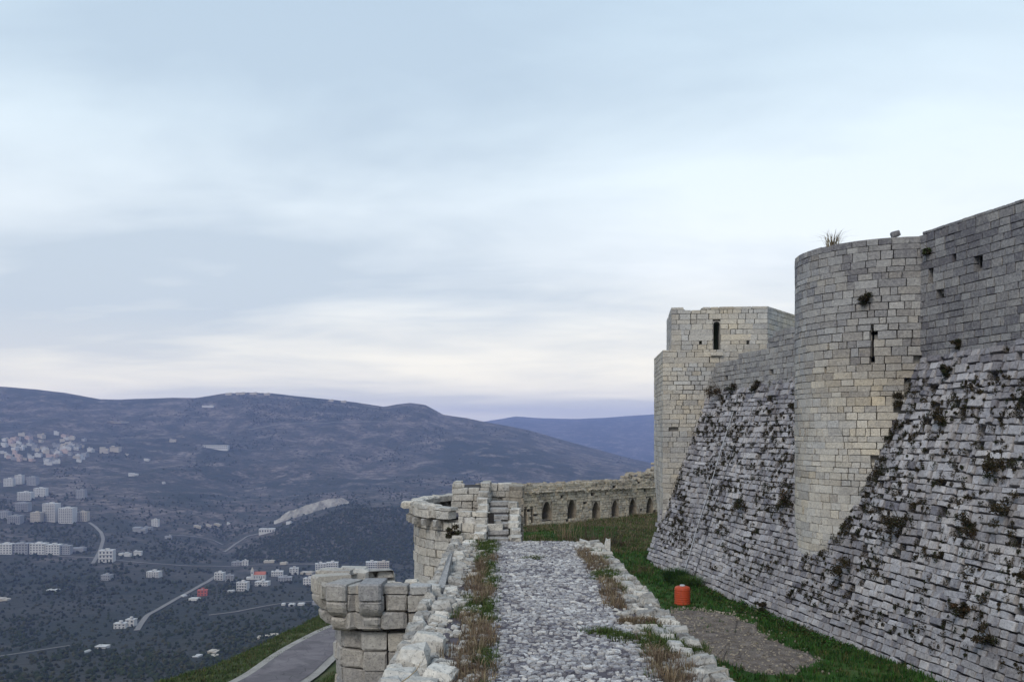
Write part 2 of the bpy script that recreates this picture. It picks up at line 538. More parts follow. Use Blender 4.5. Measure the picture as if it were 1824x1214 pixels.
# ------------------------------------------------------------------ the far land
YS = np.array([300, 600, 900, 1200, 1500, 1800, 2100, 2500, 3000, 3600.0])
COLS = {
    -900: [1420, 1240, 1150, 1085, 1015, 955, 905, 855, 800, 745],
    0:    [1420, 1245, 1160, 1085, 1018, 962, 912, 858, 806, 752],
    200:  [1420, 1245, 1150, 1082, 1018, 968, 920, 868, 818, 766],
    400:  [1420, 1245, 1140, 1072, 1026, 996, 962, 897, 838, 777],
    500:  [1420, 1245, 1135, 1066, 1028, 986, 938, 901, 845, 780],
    610:  [1420, 1245, 1130, 1066, 1030, 972, 902, 890, 850, 784],
    735:  [1420, 1245, 1130, 1066, 1026, 968, 905, 882, 848, 790],
    900:  [1420, 1245, 1130, 1070, 1026, 968, 920, 888, 855, 806],
    1050: [1420, 1245, 1130, 1070, 1026, 975, 932, 898, 864, 830],
    1180: [1420, 1245, 1130, 1070, 1026, 980, 940, 905, 875, 852],
    2600: [1420, 1245, 1130, 1070, 1026, 980, 940, 905, 880, 860],
}
SKYX = np.array([-900, -300, 0, 59, 118, 178, 217, 303, 349, 395, 440, 487, 566, 631, 684, 704, 730, 757, 789, 829, 862, 941, 1020, 1118, 1178, 1500, 2600.0])
SKYY = np.array([700, 682, 688, 693, 700, 711, 711.6, 707.6, 708, 701, 699, 701, 709.6, 716, 724.7, 721, 718, 721, 738, 743, 750, 765.5, 788, 815, 828, 838, 840.0])
CPX = np.array(sorted(COLS)); CTAB = np.array([COLS[k] for k in CPX], float)
CREST = 4400.0
def valley_z(px, Y):
    px = np.asarray(px, float); Y = np.asarray(Y, float)
    sh = np.broadcast(px, Y).shape
    px = np.broadcast_to(px, sh).ravel(); Y = np.broadcast_to(Y, sh).ravel()
    pxs = px + 24 * fbm(px / 160, Y / 500, 2, 5)
    zt = np.stack([-(np.interp(pxs, CPX, CTAB[:, k]) - HY) / FPX * YS[k] for k in range(len(YS))], 1)
    zc_ = -(np.interp(px, SKYX, SKYY) - HY) / FPX * CREST
    tab = np.concatenate([zt, zc_[:, None], (zc_ - 60)[:, None], np.full((len(px), 1), -260.0)], 1)
    yk = np.concatenate([YS, [CREST, 4750, 5600]])
    i = np.clip(np.searchsorted(yk, Y) - 1, 0, len(yk) - 2)
    t = np.clip((Y - yk[i]) / (yk[i + 1] - yk[i]), 0, 1)
    ar = np.arange(len(px))
    # Catmull-Rom-like slope-limited blend
    z0, z1 = tab[ar, i], tab[ar, i + 1]
    zm = tab[ar, np.maximum(i - 1, 0)]; zp = tab[ar, np.minimum(i + 2, len(yk) - 1)]
    hh = (yk[i + 1] - yk[i])
    m0 = (z1 - zm) / (yk[i + 1] - yk[np.maximum(i - 1, 0)]) * hh
    m1 = (zp - z0) / (yk[np.minimum(i + 2, len(yk) - 1)] - yk[i]) * hh
    m1 = np.where(i >= len(YS) - 1, (z1 - z0) * 0.6, m1)
    z = (2 * t**3 - 3 * t**2 + 1) * z0 + (t**3 - 2 * t**2 + t) * m0 + (-2 * t**3 + 3 * t**2) * z1 + (t**3 - t**2) * m1
    X = (px - CX) / FPX * Y
    amp = np.interp(Y, [250, 1400, 2000, 3000, 4000, 4400, 5600], [2, 4, 10, 24, 16, 3.0, 20])
    rid = 1 - np.abs(fbm(X / 420 + 3, Y / 700, 4, 3)) * 2
    z = z + amp * (rid - 0.55) * 0.9 + amp * 0.25 * fbm(X / 90, Y / 120, 3, 9)
    return z.reshape(sh)
_gpx = np.arange(-60, 1240, 4.0); _gY = np.geomspace(320, 4420, 700)
_gz = valley_z(_gpx[:, None], _gY[None, :])
_gpy = np.minimum.accumulate(HY - _gz / _gY[None, :] * FPX, axis=1)
def ground_at(px, py):
    i = int(np.clip(round((px + 60) / 4.0), 0, len(_gpx) - 1))
    j = int(np.searchsorted(-_gpy[i], -py)); j = min(max(j, 1), len(_gY) - 1)
    a, b = _gpy[i, j - 1], _gpy[i, j]
    t = 0 if a == b else np.clip((a - py) / (a - b), 0, 1)
    Y = _gY[j - 1] + (_gY[j] - _gY[j - 1]) * t
    return np.array([(px - CX) / FPX * Y, Y, _gz[i, j - 1] + (_gz[i, j] - _gz[i, j - 1]) * t])

def land_material():
    m, nt, b = mat_new('scrub_hillside'); g = G(nt); p = g.pos((1, 1, 0.2))
    n0 = g.noise(p, 0.0016, 5, 0.6, 0.4); n1 = g.noise(p, 0.011, 6, 0.68); n2 = g.noise(p, 0.06, 5, 0.7)
    base = g.mix(g.ramp(n0, [(0.38, 0.0), (0.62, 1.0)]), (0.020, 0.024, 0.016), (0.17, 0.13, 0.115))
    base = g.mix(g.math('MULTIPLY', g.ramp(n1, [(0.46, 0.0), (0.58, 1.0)]), 0.75), base, (0.016, 0.024, 0.013))
    base = g.mix(g.math('MULTIPLY', g.ramp(n1, [(0.36, 1.0), (0.47, 0.0)]), 0.85), base, (0.24, 0.19, 0.165))
    base = g.mix(g.math('MULTIPLY', g.ramp(n2, [(0.48, 0.0), (0.58, 1.0)]), 0.85), base, (0.012, 0.019, 0.010))
    tz = g.n.new('ShaderNodeTexWave'); tz.bands_direction = 'Z'; tz.inputs['Scale'].default_value = 0.055; tz.inputs['Distortion'].default_value = 7.0
    tz.inputs['Detail'].default_value = 4; tz.inputs['Detail Scale'].default_value = 0.25; g.l.new(g.pos((0.05, 0.05, 1.0)), tz.inputs['Vector'])
    base = g.mix(g.math('MULTIPLY', g.ramp(tz.outputs['Fac'], [(0.55, 0.0), (0.8, 1.0)]), g.ramp(n0, [(0.40, 0.0), (0.60, 0.55)])), base, (0.022, 0.024, 0.018))
    geo0 = g.n.new('ShaderNodeNewGeometry'); sx0 = g.n.new('ShaderNodeSeparateXYZ'); g.l.new(geo0.outputs['Position'], sx0.inputs[0])
    flat_ = g.ramp(g.math('DIVIDE', sx0.outputs[1], 4000.0), [(0.28, 0.85), (0.58, 0.0)])
    base = g.mix(flat_, base, (0.014, 0.018, 0.012))
    v = g.voro(g.pos((1.0, 0.55, 0.0)), 0.0105)
    sp = g.n.new('ShaderNodeSeparateColor'); g.l.new(v, sp.inputs[0])
    fld = g.mix(sp.outputs[1], (0.015, 0.020, 0.011), (0.050, 0.044, 0.033))
    geo = g.n.new('ShaderNodeNewGeometry'); sx = g.n.new('ShaderNodeSeparateXYZ'); g.l.new(geo.outputs['Position'], sx.inputs[0])
    low = g.ramp(g.math('DIVIDE', sx.outputs[1], 4000.0), [(0.40, 1.0), (0.60, 0.0)])
    base = g.mix(g.math('MULTIPLY', low, g.math('MULTIPLY', g.ramp(sp.outputs[0], [(0.35, 0.0), (0.40, 1.0)]), 0.55)), base, fld)
    g.set(b.inputs['Base Color'], base)
    g.bump(g.math('ADD', n1, g.math('MULTIPLY', n2, 0.5)), 0.8, 14.0, b)
    return m
M['land'] = land_material()
pxs = np.concatenate([np.linspace(-2300, -80, 60), np.arange(-70, 1250, 4.0), np.linspace(1262, 3000, 50)])
yrows = np.concatenate([np.geomspace(230, 4300, 330), np.linspace(4310, 4480, 14), np.linspace(4530, 5600, 14)])
PX, YY = np.meshgrid(pxs, yrows, indexing='ij')
ZZ = valley_z(PX, YY)
XX = (PX - CX) / FPX * YY
nv = len(yrows)
V = np.stack([XX, YY, ZZ], -1).reshape(-1, 3)
I, J = np.meshgrid(np.arange(len(pxs) - 1), np.arange(nv - 1), indexing='ij')
a = (I * nv + J).ravel()
F = np.stack([a, a + nv, a + nv + 1, a + 1], 1)
link('valley_terrain', fast_mesh('valley_terrain', V, F, 4, smooth=True), M['land'], kind='structure')

# far blue ridge
fpx = np.linspace(-700, 2500, 260); frow = np.linspace(6800, 12000, 60)
FP, FY = np.meshgrid(fpx, frow, indexing='ij')
cz = -(np.interp(fpx, [-700, 300, 780, 855, 921, 970, 1026, 1100, 1178, 1500, 2500], [752, 770, 756, 752, 741, 744.5, 746, 742, 737, 722, 730]) - HY) / FPX * 10500
tt = np.clip((FY - 6800) / (10500 - 6800), 0, 1)
FZ = -280 + (cz[:, None] + 280) * np.sin(tt * math.pi / 2) ** 1.2 - np.clip(FY - 10500, 0, None) * 0.3
FX = (FP - CX) / FPX * FY
FZ = FZ + (1 - tt) * tt * 4 * 45 * fbm(FX / 900, FY / 900, 4, 21) + 5 * fbm(FX / 260, FY / 400, 3, 22) * tt
nv = len(frow); V = np.stack([FX, FY, FZ], -1).reshape(-1, 3)
I, J = np.meshgrid(np.arange(len(fpx) - 1), np.arange(nv - 1), indexing='ij'); a = (I * nv + J).ravel()
link('far_hills', fast_mesh('far_hills', V, np.stack([a, a + nv, a + nv + 1, a + 1], 1), 4, smooth=True), M['land'], kind='structure')

# ------------------------------------------------------------------ castle hill outside the walls
CRESTP = np.array([(-60, -40), (-46, 0), (-38, 30), (-30.5, 60), (-27.4, 75), (-25, 88), (-22.3, 112), (-14, 140), (2, 165), (60, 190), (160, 200)], float)
def crest_sd(X, Y):
    """signed distance to the crest line, positive on the valley side"""
    P = np.stack([np.ravel(X), np.ravel(Y)], 1); best = np.full(len(P), 1e9); sg = np.ones(len(P))
    for i in range(len(CRESTP) - 1):
        A, B = CRESTP[i], CRESTP[i + 1]; d = B - A; L2 = d @ d
        t = np.clip(((P - A) @ d) / L2, 0, 1); Q = A + t[:, None] * d
        D = np.linalg.norm(P - Q, axis=1)
        s = d[0] * (P[:, 1] - A[1]) - d[1] * (P[:, 0] - A[0])
        m_ = D < best - 1e-9
        best = np.where(m_, D, best); sg = np.where(m_, np.sign(s), sg)
    return (best * sg).reshape(np.shape(X))
def hill_z(X, Y):
    D = crest_sd(X, Y)
    zc_ = -20.8 - 0.054 * (np.clip(Y, -30, 130) - 75)
    ins = -D
    z = np.where(D > 0, zc_ - 0.06 * np.minimum(D, 2) - 0.55 * np.maximum(D - 1.2, 0), zc_ + np.clip(0.34 * (ins - 11.5), 0, 5.5))
    z = z + 0.35 * np.minimum(1, np.abs(ins - 8) / 9) * fbm(X / 7, Y / 7, 3, 31) + np.clip(D, 0, 60) * 0.05 * fbm(X / 30, Y / 30, 3, 32)
    return z
def ground_material(name, stops, s1, s2, bump=0.6, bd=0.08):
    m, nt, b = mat_new(name); g = G(nt); p = g.pos()
    n = g.math('ADD', g.math('MULTIPLY', g.noise(p, s1, 5, 0.6), 0.6), g.math('MULTIPLY', g.noise(p, s2, 5, 0.7), 0.4))
    g.set(b.inputs['Base Color'], g.ramp(n, stops)); g.bump(g.noise(p, s2 * 2, 5, 0.7), bump, bd, b)
    return m
M['hillgrass'] = ground_material('hillside_turf', [(0.38, (0.030, 0.038, 0.012)), (0.5, (0.055, 0.070, 0.020)), (0.62, (0.085, 0.082, 0.035))], 0.25, 2.2)
M['turf'] = ground_material('ward_turf', [(0.36, (0.020, 0.045, 0.010)), (0.5, (0.035, 0.085, 0.014)), (0.64, (0.07, 0.09, 0.03))], 0.35, 3.5)
M['gravel'] = ground_material('gravel', [(0.36, (0.085, 0.068, 0.060)), (0.5, (0.17, 0.14, 0.122)), (0.66, (0.30, 0.26, 0.235))], 1.5, 16.0, 1.0, 0.05)
M['asphalt'] = ground_material('worn_asphalt', [(0.36, (0.115, 0.098, 0.108)), (0.5, (0.155, 0.135, 0.145)), (0.66, (0.20, 0.178, 0.182))], 0.5, 7.0, 0.4, 0.02)
def _asph():
    m = M['asphalt']; g = G(m.node_tree); b = [n for n in m.node_tree.nodes if n.type == 'BSDF_PRINCIPLED'][0]
    src = b.inputs['Base Color'].links[0].from_socket
    ck = g.ramp(g.voro(g.pos(), 0.55, 'Distance', 'DISTANCE_TO_EDGE'), [(0.0, 0.8), (0.02, 0.0)])
    pt = g.ramp(g.noise(g.pos(), 0.22, 4, 0.6, 0.6), [(0.50, 0.0), (0.56, 0.45)])
    c = g.mix(pt, src, (0.075, 0.068, 0.075)); c = g.mix(ck, c, (0.05, 0.046, 0.05)); g.set(b.inputs['Base Color'], c)
_asph()
M['verge'] = ground_material('road_edge', [(0.3, (0.20, 0.18, 0.17)), (0.5, (0.30, 0.275, 0.25)), (0.7, (0.40, 0.37, 0.34))], 0.8, 6.0)
gx = np.concatenate([np.linspace(-420, -64, 70), np.arange(-60, 2, 1.5), np.linspace(5, 200, 40)])
gy = np.concatenate([np.arange(-40, 150, 2.0), np.linspace(153, 480, 70)])
GX, GY = np.meshgrid(gx, gy, indexing='ij'); GZ = hill_z(GX, GY)
nv = len(gy); V = np.stack([GX, GY, GZ], -1).reshape(-1, 3)
I, J = np.meshgrid(np.arange(len(gx) - 1), np.arange(nv - 1), indexing='ij'); a = (I * nv + J).ravel()
link('castle_hillside', fast_mesh('castle_hillside', V, np.stack([a, a + nv, a + nv + 1, a + 1], 1), 4, smooth=True), M['hillgrass'], kind='structure')

def ribbon(name, pts, widths, zf, lift, mat, n=80, cross=5, crown=0.0):
    pts = np.array(pts, float); d = np.r_[0, np.cumsum(np.linalg.norm(np.diff(pts, axis=0), axis=1))]
    t = np.linspace(0, d[-1], n)
    def sm(a):
        v = np.interp(t, d, a); k = np.ones(5) / 5
        return np.convolve(np.r_[[v[0]] * 2, v, [v[-1]] * 2], k, 'valid')
    C = np.stack([sm(pts[:, 0]), sm(pts[:, 1])], 1); w = np.interp(t, d, widths)
    T = np.gradient(C, axis=0); T /= np.linalg.norm(T, axis=1)[:, None]; N = np.stack([T[:, 1], -T[:, 0]], 1)
    V = []; F = []
    for i in range(n):
        for j in range(cross):
            s = j / (cross - 1) - 0.5
            q = C[i] + N[i] * w[i] * s
            V.append((q[0], q[1], float(zf(q[0], q[1])) + lift + crown * (1 - (2 * s) ** 2)))
    for i in range(n - 1):
        for j in range(cross - 1):
            F.append((i * cross + j, i * cross + j + 1, (i + 1) * cross + j + 1, (i + 1) * cross + j))
    return link(name, new_mesh(name, V, F, smooth=True), mat, kind='structure')
def road_z(X, Y): return -20.8 - 0.054 * (np.clip(Y, -30, 130) - 75)
RC = [(-36, 5), (-29, 40), (-22.5, 62), (-19.6, 75), (-19.5, 88), (-18.0, 102), (-13.0, 116), (-4, 128), (10, 138)]
ribbon('road_shoulder', RC, [7.0, 7.0, 7.0, 6.6, 6.6, 6.6, 6.8, 7, 7], road_z, 0.16, M['verge'])
ribbon('hillside_road', RC, [5.6, 5.6, 5.4, 5.0, 5.0, 5.0, 5.4, 5.6, 5.6], road_z, 0.20, M['asphalt'], crown=0.05)

# ------------------------------------------------------------------ ward ground between the walls
GZ0 = -9.5
def ward_z(X, Y):
    X = np.asarray(X, float); Y = np.asarray(Y, float)
    z = GZ0 + 0.10 * fbm(X / 3.0, Y / 3.0, 3, 41) + 0.25 * fbm(X / 12, Y / 12, 2, 42)
    z = z + np.clip((Y - 55) / 15, 0, 1) * np.clip((92 - Y) / 14, 0, 1) * 0.35 * (1 + fbm(X / 5, Y / 5, 3, 44))
    return z
gx = np.arange(-2.0, 34, 0.45); gy = np.arange(14, 122, 0.6)
GX, GY = np.meshgrid(gx, gy, indexing='ij'); GZ = ward_z(GX, GY)
nv = len(gy); V = np.stack([GX, GY, GZ], -1).reshape(-1, 3)
I, J = np.meshgrid(np.arange(len(gx) - 1), np.arange(nv - 1), indexing='ij'); a = (I * nv + J).ravel()
link('ward_ground', fast_mesh('ward_ground', V, np.stack([a, a + nv, a + nv + 1, a + 1], 1), 4, smooth=True), M['turf'], kind='structure')
def patch(name, outline, mat, lift, seed, nsub=14):
    """ground patch with an uneven outline given in photo pixels on the ward plane"""
    P = []
    for (px, py) in outline:
        Y = -GZ0 * FPX / (py - HY); P.append(((px - CX) / FPX * Y, Y))
    P = np.array(P); Q = []
    for i in range(len(P)):
        A, B = P[i], P[(i + 1) % len(P)]
        for k in range(nsub):
            q = A + (B - A) * k / nsub
            q = q + 0.42 * np.array([float(fbm(q[0] * 1.6, q[1] * 1.6, 4, seed)), float(fbm(q[0] * 1.6, q[1] * 1.6, 4, seed + 5))])
            Q.append(q)
    Q = np.array(Q); c = Q.mean(0); V = []; F = []; R = 8; n = len(Q)
    for k in range(1, R + 1):
        for q in Q:
            s = c + (q - c) * k / R; V.append((s[0], s[1], float(ward_z(s[0], s[1])) + lift * (1 if k < R else -0.6)))
    ci = len(V); V.append((c[0], c[1], float(ward_z(c[0], c[1])) + lift))
    for i in range(n):
        F.append((i, (i + 1) % n, ci))
        for k in range(R - 1):
            F.append((k * n + i, (k + 1) * n + i, (k + 1) * n + (i + 1) % n, k * n + (i + 1) % n))
    me = new_mesh(name, V, F, smooth=True)
    # faces must look upwards
    o = link(name, me, mat, kind='structure')
    return Q
GRAV = patch('gravel_path', [(1170, 1098), (1195, 1082), (1245, 1080), (1300, 1092), (1345, 1110), (1372, 1136), (1430, 1162), (1470, 1180),
                             (1452, 1192), (1420, 1205), (1355, 1208), (1300, 1192), (1262, 1168), (1240, 1150), (1200, 1120)], M['gravel'], 0.10, 51)
M['dirt'] = ground_material('bare_earth', [(0.35, (0.09, 0.08, 0.05)), (0.6, (0.16, 0.14, 0.09))], 0.8, 6.0)

# ------------------------------------------------------------------ inner wall: talus, curtain, towers
R0 = random.Random(101)
UD = np.array([0.2008, -0.9796, 0.0])          # along the wall towards the camera
NIN = np.array([0.9796, 0.2008, 0.0])          # into the wall
B0 = np.array([9.6, 64.2, GZ0])
KT = 0.33
TL = math.sqrt(1 + KT * KT)
VT = (UP + NIN * KT) / TL                       # up the slope
NT = (-NIN + UP * KT) / TL                      # outward normal of the talus
TC, TR = np.array([19.03, 46.0]), 4.52          # round tower
def talus_pt(s, v): return B0 + UD * s + VT * v
def in_tower(p, extra=0.0): return math.hypot(p[0] - TC[0], p[1] - TC[1]) < TR + extra
def junction(s): return np.interp(s, [0, 12, 24, 45], [2.5, 3.1, 3.5, 3.7])
def tint_talus(p, r):
    b = 0.58 + 0.22 * float(fbm(p[1] / 3.0, p[2] / 2.0, 3, 61)) + r.gauss(0, 0.17)
    if p[2] > 1.5: b -= 0.10
    return (min(0.95, max(0.08, b)), max(0, 0.10 + r.gauss(0, 0.1)))
talus = thing('talus_wall', 'huge sloping stone glacis rising from the grass under the round tower', 'castle wall', tuple(B0))
st = Stones(); HOLES = []
for (u, v, w, h) in courses(-0.6, 44, 0.0, 14.2, 0.33, 0.37, R0, hj=0.30, wj=0.50):
    v = v + 0.10 * float(fbm(u / 3.5, v / 6, 2, 60)) + R0.gauss(0, 0.018)
    p = talus_pt(u, v)
    if p[2] > junction(u) - 0.05: continue
    if u < 0.0 and v > 2.5: pass
    if in_tower(p, -0.12): continue
    hp = 0.065 + 0.16 * max(0.0, float(fbm(p[1] / 2.2 + 9, p[2] / 1.6, 3, 71)))
    if v < 2.6: hp *= 0.25
    if R0.random() < hp and w < 0.55:
        HOLES.append((p, w, h)); continue
    jn = (R0.gauss(0, 0.028) - (0.09 if R0.random() < 0.08 else 0)) * (0.35 if v < 2.5 else 1.0)
    tw = R0.gauss(0, 0.035); ti = R0.gauss(0, 0.03)
    ux = UD * math.cos(tw) + VT * math.sin(tw); vx = VT * math.cos(tw) - UD * math.sin(tw)
    n = NT * math.cos(ti) + vx * math.sin(ti); vx = vx * math.cos(ti) - NT * math.sin(ti)
    gp = R0.uniform(0.85, 0.99) if R0.random() > 0.09 or v < 2.5 else R0.uniform(0.6, 0.8)
    st.add(p + n * (-0.26 + jn), ux, n, vx, w * gp, 0.54, h * (R0.uniform(0.91, 0.995) if R0.random() > 0.06 else R0.uniform(0.68, 0.85)), tint_talus(p, R0), 'rough')
st.build(talus, M['talus'])
# backing of the talus, 0.26 m behind the faces
cv_, cf_ = [], []
ss = np.linspace(-0.6, 44, 60)
for s in ss:
    for v in (-0.3, 14.4 if False else 0): pass
for s in ss:
    vtop = (junction(s) - GZ0) * TL
    for v in (-0.6, 4.0, 8.0, vtop): cv_.append(talus_pt(s, v) - NT * 0.45)
for i in range(len(ss) - 1):
    for j in range(3): cf_.append((i * 4 + j, (i + 1) * 4 + j, (i + 1) * 4 + j + 1, i * 4 + j + 1))
nb = len(cv_)
for s, o_ in ((ss[0], 0),):
    cv_ += [talus_pt(s, -0.6) + NIN * 6, talus_pt(s, (junction(s) - GZ0) * TL) + NIN * 3]
    cf_.append((0, 1, 2, 3, nb + 1, nb))
link('core', new_mesh('core', cv_, cf_), M['core'], talus)

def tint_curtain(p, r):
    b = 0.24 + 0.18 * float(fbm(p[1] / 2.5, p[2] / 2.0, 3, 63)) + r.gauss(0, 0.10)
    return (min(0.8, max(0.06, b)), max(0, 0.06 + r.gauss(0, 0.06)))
def wall_plan(s, z): 
    q = B0 + UD * s + NIN * (KT * (z - GZ0)); return (q[0], q[1])
# right-hand curtain (towards the camera)
cr = thing('curtain_wall', 'tall dark vertical curtain wall right of the round tower', 'castle wall', tuple(talus_pt(30, 13)))
A_ = wall_plan(22.3, 3.45); B_ = (A_[0] + UD[0] * 22, A_[1] + UD[1] * 22)
pr = Path([A_, B_])
def zpix(px, py, path):     # photo pixel -> (u, z) on a straight vertical wall
    k = (px - CX) / FPX; d = path.d[0]; a0 = path.p[0]
    u = (k * a0[1] - a0[0]) / (d[0] - k * d[1]); Y = a0[1] + d[1] * u
    return u, (HY - py) / FPX * Y
ex = []
for (px0, px1, py0, py1) in ((1735, 1749, 457, 474), (1653, 1662, 482, 500), (1697, 1703, 455, 462), (1668, 1680, 523, 533)):
    u0, z1 = zpix(px0, py0, pr); u1, z0 = zpix(px1, py1, pr); ex.append((min(u0, u1), max(u0, u1), z0, z1))
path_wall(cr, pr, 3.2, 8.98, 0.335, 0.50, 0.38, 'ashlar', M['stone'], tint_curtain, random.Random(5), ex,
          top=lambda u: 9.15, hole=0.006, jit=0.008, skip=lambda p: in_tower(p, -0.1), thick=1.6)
# curtain between the two towers
cl = thing('curtain_wall', 'low stepped curtain wall between square tower and round tower', 'castle wall', tuple(talus_pt(8, 13)))
A_ = wall_plan(0.0, 2.9); B_ = (A_[0] + UD[0] * 17, A_[1] + UD[1] * 17)
pl_ = Path([A_, B_])
def ltop(u):
    return float(np.interp(u, [0, 0.6, 1.6, 2.8, 4.3, 9.2, 9.25, 10.2, 10.25, 11.2, 11.25, 17], [2.7, 3.4, 4.1, 4.55, 4.72, 5.0, 5.35, 5.4, 5.75, 5.85, 5.95, 6.3]))
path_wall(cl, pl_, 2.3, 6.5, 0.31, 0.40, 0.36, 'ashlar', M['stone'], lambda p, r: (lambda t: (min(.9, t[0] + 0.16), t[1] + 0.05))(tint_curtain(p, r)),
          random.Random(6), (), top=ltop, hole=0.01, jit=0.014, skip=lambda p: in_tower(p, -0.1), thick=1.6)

# round tower
def tint_tower(p, r):
    hz = np.interp(p[2], [-7, 1.0, 4.0, 9.0], [0.80, 0.76, 0.50, 0.30])
    ang = math.degrees(math.atan2(p[1] - TC[1], p[0] - TC[0]))
    b = hz + 0.10 * float(fbm(p[0] / 1.4 + p[1], p[2] / 1.4, 3, 65)) + r.gauss(0, 0.12)
    wm_ = np.interp(p[2], [-7, 2.5, 5.0], [0.50, 0.48, 0.08]) * (0.55 + 0.9 * max(0, float(fbm(p[1] / 2 + 4, p[2] / 2.5, 3, 66)) + 0.25))
    return (min(0.95, max(0.07, b)), max(0, wm_ + r.gauss(0, 0.12)))
tw = thing('round_tower', 'round stone tower with cross-shaped arrow slit growing out of the glacis', 'tower', (TC[0], TC[1], GZ0))
pt_ = Path(arc(TC[0], TC[1], TR, 118, 318, 90))
def tower_u(px, py):
    k = (px - CX) / FPX
    best = None
    for i in range(900):
        u = pt_.L * i / 900; q, t, n = pt_.fr(u)
        if n @ -q > 0:
            e = abs(q[0] / q[1] - k)
            if best is None or e < best[0]: best = (e, u, q[1])
    return best[1], (HY - py) / FPX * best[2]
ex = []
for (px0, px1, py0, py1) in ((1551.5, 1556, 583, 640), (1549.5, 1562, 590, 595), (1549.5, 1558, 635, 644)):
    u0, z1 = tower_u(px0, py0); u1, z0 = tower_u(px1, py1); ex.append((min(u0, u1), max(u0, u1), z0, z1))
SLIT = ex[0]
for (px, py) in ((1460, 735), (1470, 661), (1452, 802), (1434, 766), (1532, 880), (1481, 906)):
    u, z = tower_u(px, py); ex.append((u - 0.05, u + 0.05, z - 0.06, z + 0.06))
def ttop(u): return 9.1 - 0.42 * (1.6 < u < 2.6) - 0.42 * (10.4 < u < 10.9)
def in_talus(p):
    w = float((p - B0) @ NIN) / 1.0
    return p[2] < GZ0 + w / KT - 0.25 and p[2] < junction(float((p - B0) @ UD)) - 0.2
path_wall(tw, pt_, -8.4, 8.92, 0.33, 0.52, 0.36, 'ashlar', M['stone'], tint_tower, random.Random(8), ex, top=ttop, jit=0.003, hole=0.0,
          skip=in_talus, wj=0.45, hj=0.3)
# loose block on the tower parapet
bs = Stones()
q = at(1595, 417, 43.2)
bs.add(q, (0.95, -0.2, 0.25), (-0.2, -0.97, 0.0), (-0.25, 0, 0.95), 0.42, 0.4, 0.30, (0.2, 0), 'boulder')
lb = thing('loose_block', 'single dark loose stone block perched on the round tower rim', 'stone', tuple(q - UP * 0.15))
bs.build(lb, M['stone'], name='block')

# square tower
def tint_sq(p, r):
    b = 0.72 + 0.12 * float(fbm(p[0] / 2, p[2] / 2, 3, 67)) + r.gauss(0, 0.09)
    return (min(0.95, max(0.1, b)), max(0, 0.28 + 0.5 * float(fbm(p[0] / 1.5 + 3, p[2] / 1.8, 3, 68)) + r.gauss(0, 0.12)))
def fA(X): return 64.3 + (9.6 - X) * 0.1
sq = thing('square_tower', 'pale square tower with tall arched window behind the curtain wall', 'tower', (13, 68, GZ0))
xl = (1180 - CX) / FPX * 64.3; xu = (1195 - CX) / FPX * 64.3; xr = (1367 - CX) / FPX * 63.5
p1 = Path([(xl, fA(xl)), (xr + 0.6, fA(xr + 0.6))])
p2 = Path([(xu + 1.0, 72), (xu, fA(xu)), (xr, fA(xr)), (21.6, 68.8), (20, 74)])
u_of = lambda x: p2.l[0] + (x - xu) * math.hypot(1, 0.1)
wx0, wx1 = (1269.5 - CX) / FPX * 63.9, (1282.5 - CX) / FPX * 63.9
wz0, wz1 = (HY - 627) / FPX * 63.9, (HY - 572) / FPX * 63.9
ztop = lambda u: 8.9 - 0.36 * (p2.c[1] + 1.2 < u < p2.c[1] + 2.0) - 0.36 * (u < p2.c[1] + 0.4)
exw = (u_of(wx0), u_of(wx1), wz0, wz1)
path_wall(sq, p2, 5.62, 8.62, 0.36, 0.52, 0.36, 'ashlar', M['stone'], tint_sq, random.Random(9), [exw] + [(u_of(x) - .09, u_of(x) + .09, z - .09, z + .09)
          for x, z in ((16.45, 6.3), (16.5, 6.0), (13.25, 6.15))], top=ztop, jit=0.003, cap=140, wj=0.45, hj=0.28)
p1b = Path([(xl + 0.6, 72), (xl, fA(xl) - 0.02), (xr + 0.6, fA(xr + 0.6) - 0.02)])
path_wall(sq, p1b, GZ0 - 0.5, 5.62, 0.35, 0.52, 0.36, 'ashlar', M['stone'], tint_sq, random.Random(10), (), jit=0.003, hole=0.003, cap=160, wj=0.45, hj=0.28,
          skip=lambda p: (p - B0) @ NIN > (p[2] - GZ0) * KT + 1.2 and p[2] < 2.0)
# window surround with arched head
Vn, Fn = niche_mesh(wx1 - wx0 - 0.06, wz1 - wz0 - 0.02, 0.9, wx1 - wx0, wz1 - wz0, pointed=False)
tdir = np.array([1, -0.1, 0]) / math.hypot(1, 0.1)
wo = place_local(Vn, (0.5 * (wx0 + wx1), fA(0.5 * (wx0 + wx1)), wz0), tdir, (tdir[1], -tdir[0], 0))
link('window', new_mesh('window', wo, Fn, np.tile([0.5, 0.3, 0], (len(wo), 1))), M['stone'], sq)
bs = Stones(); bs.add((0.5 * (wx0 + wx1), fA(14.3) - 0.05, wz0 - 0.14), tdir, (tdir[1], -tdir[0], 0), UP, 0.85, 0.4, 0.24, (0.8, 0.4), 'ashlar')
bs.build(sq, M['stone'], name='window_sill', cap=5, minpx=0)

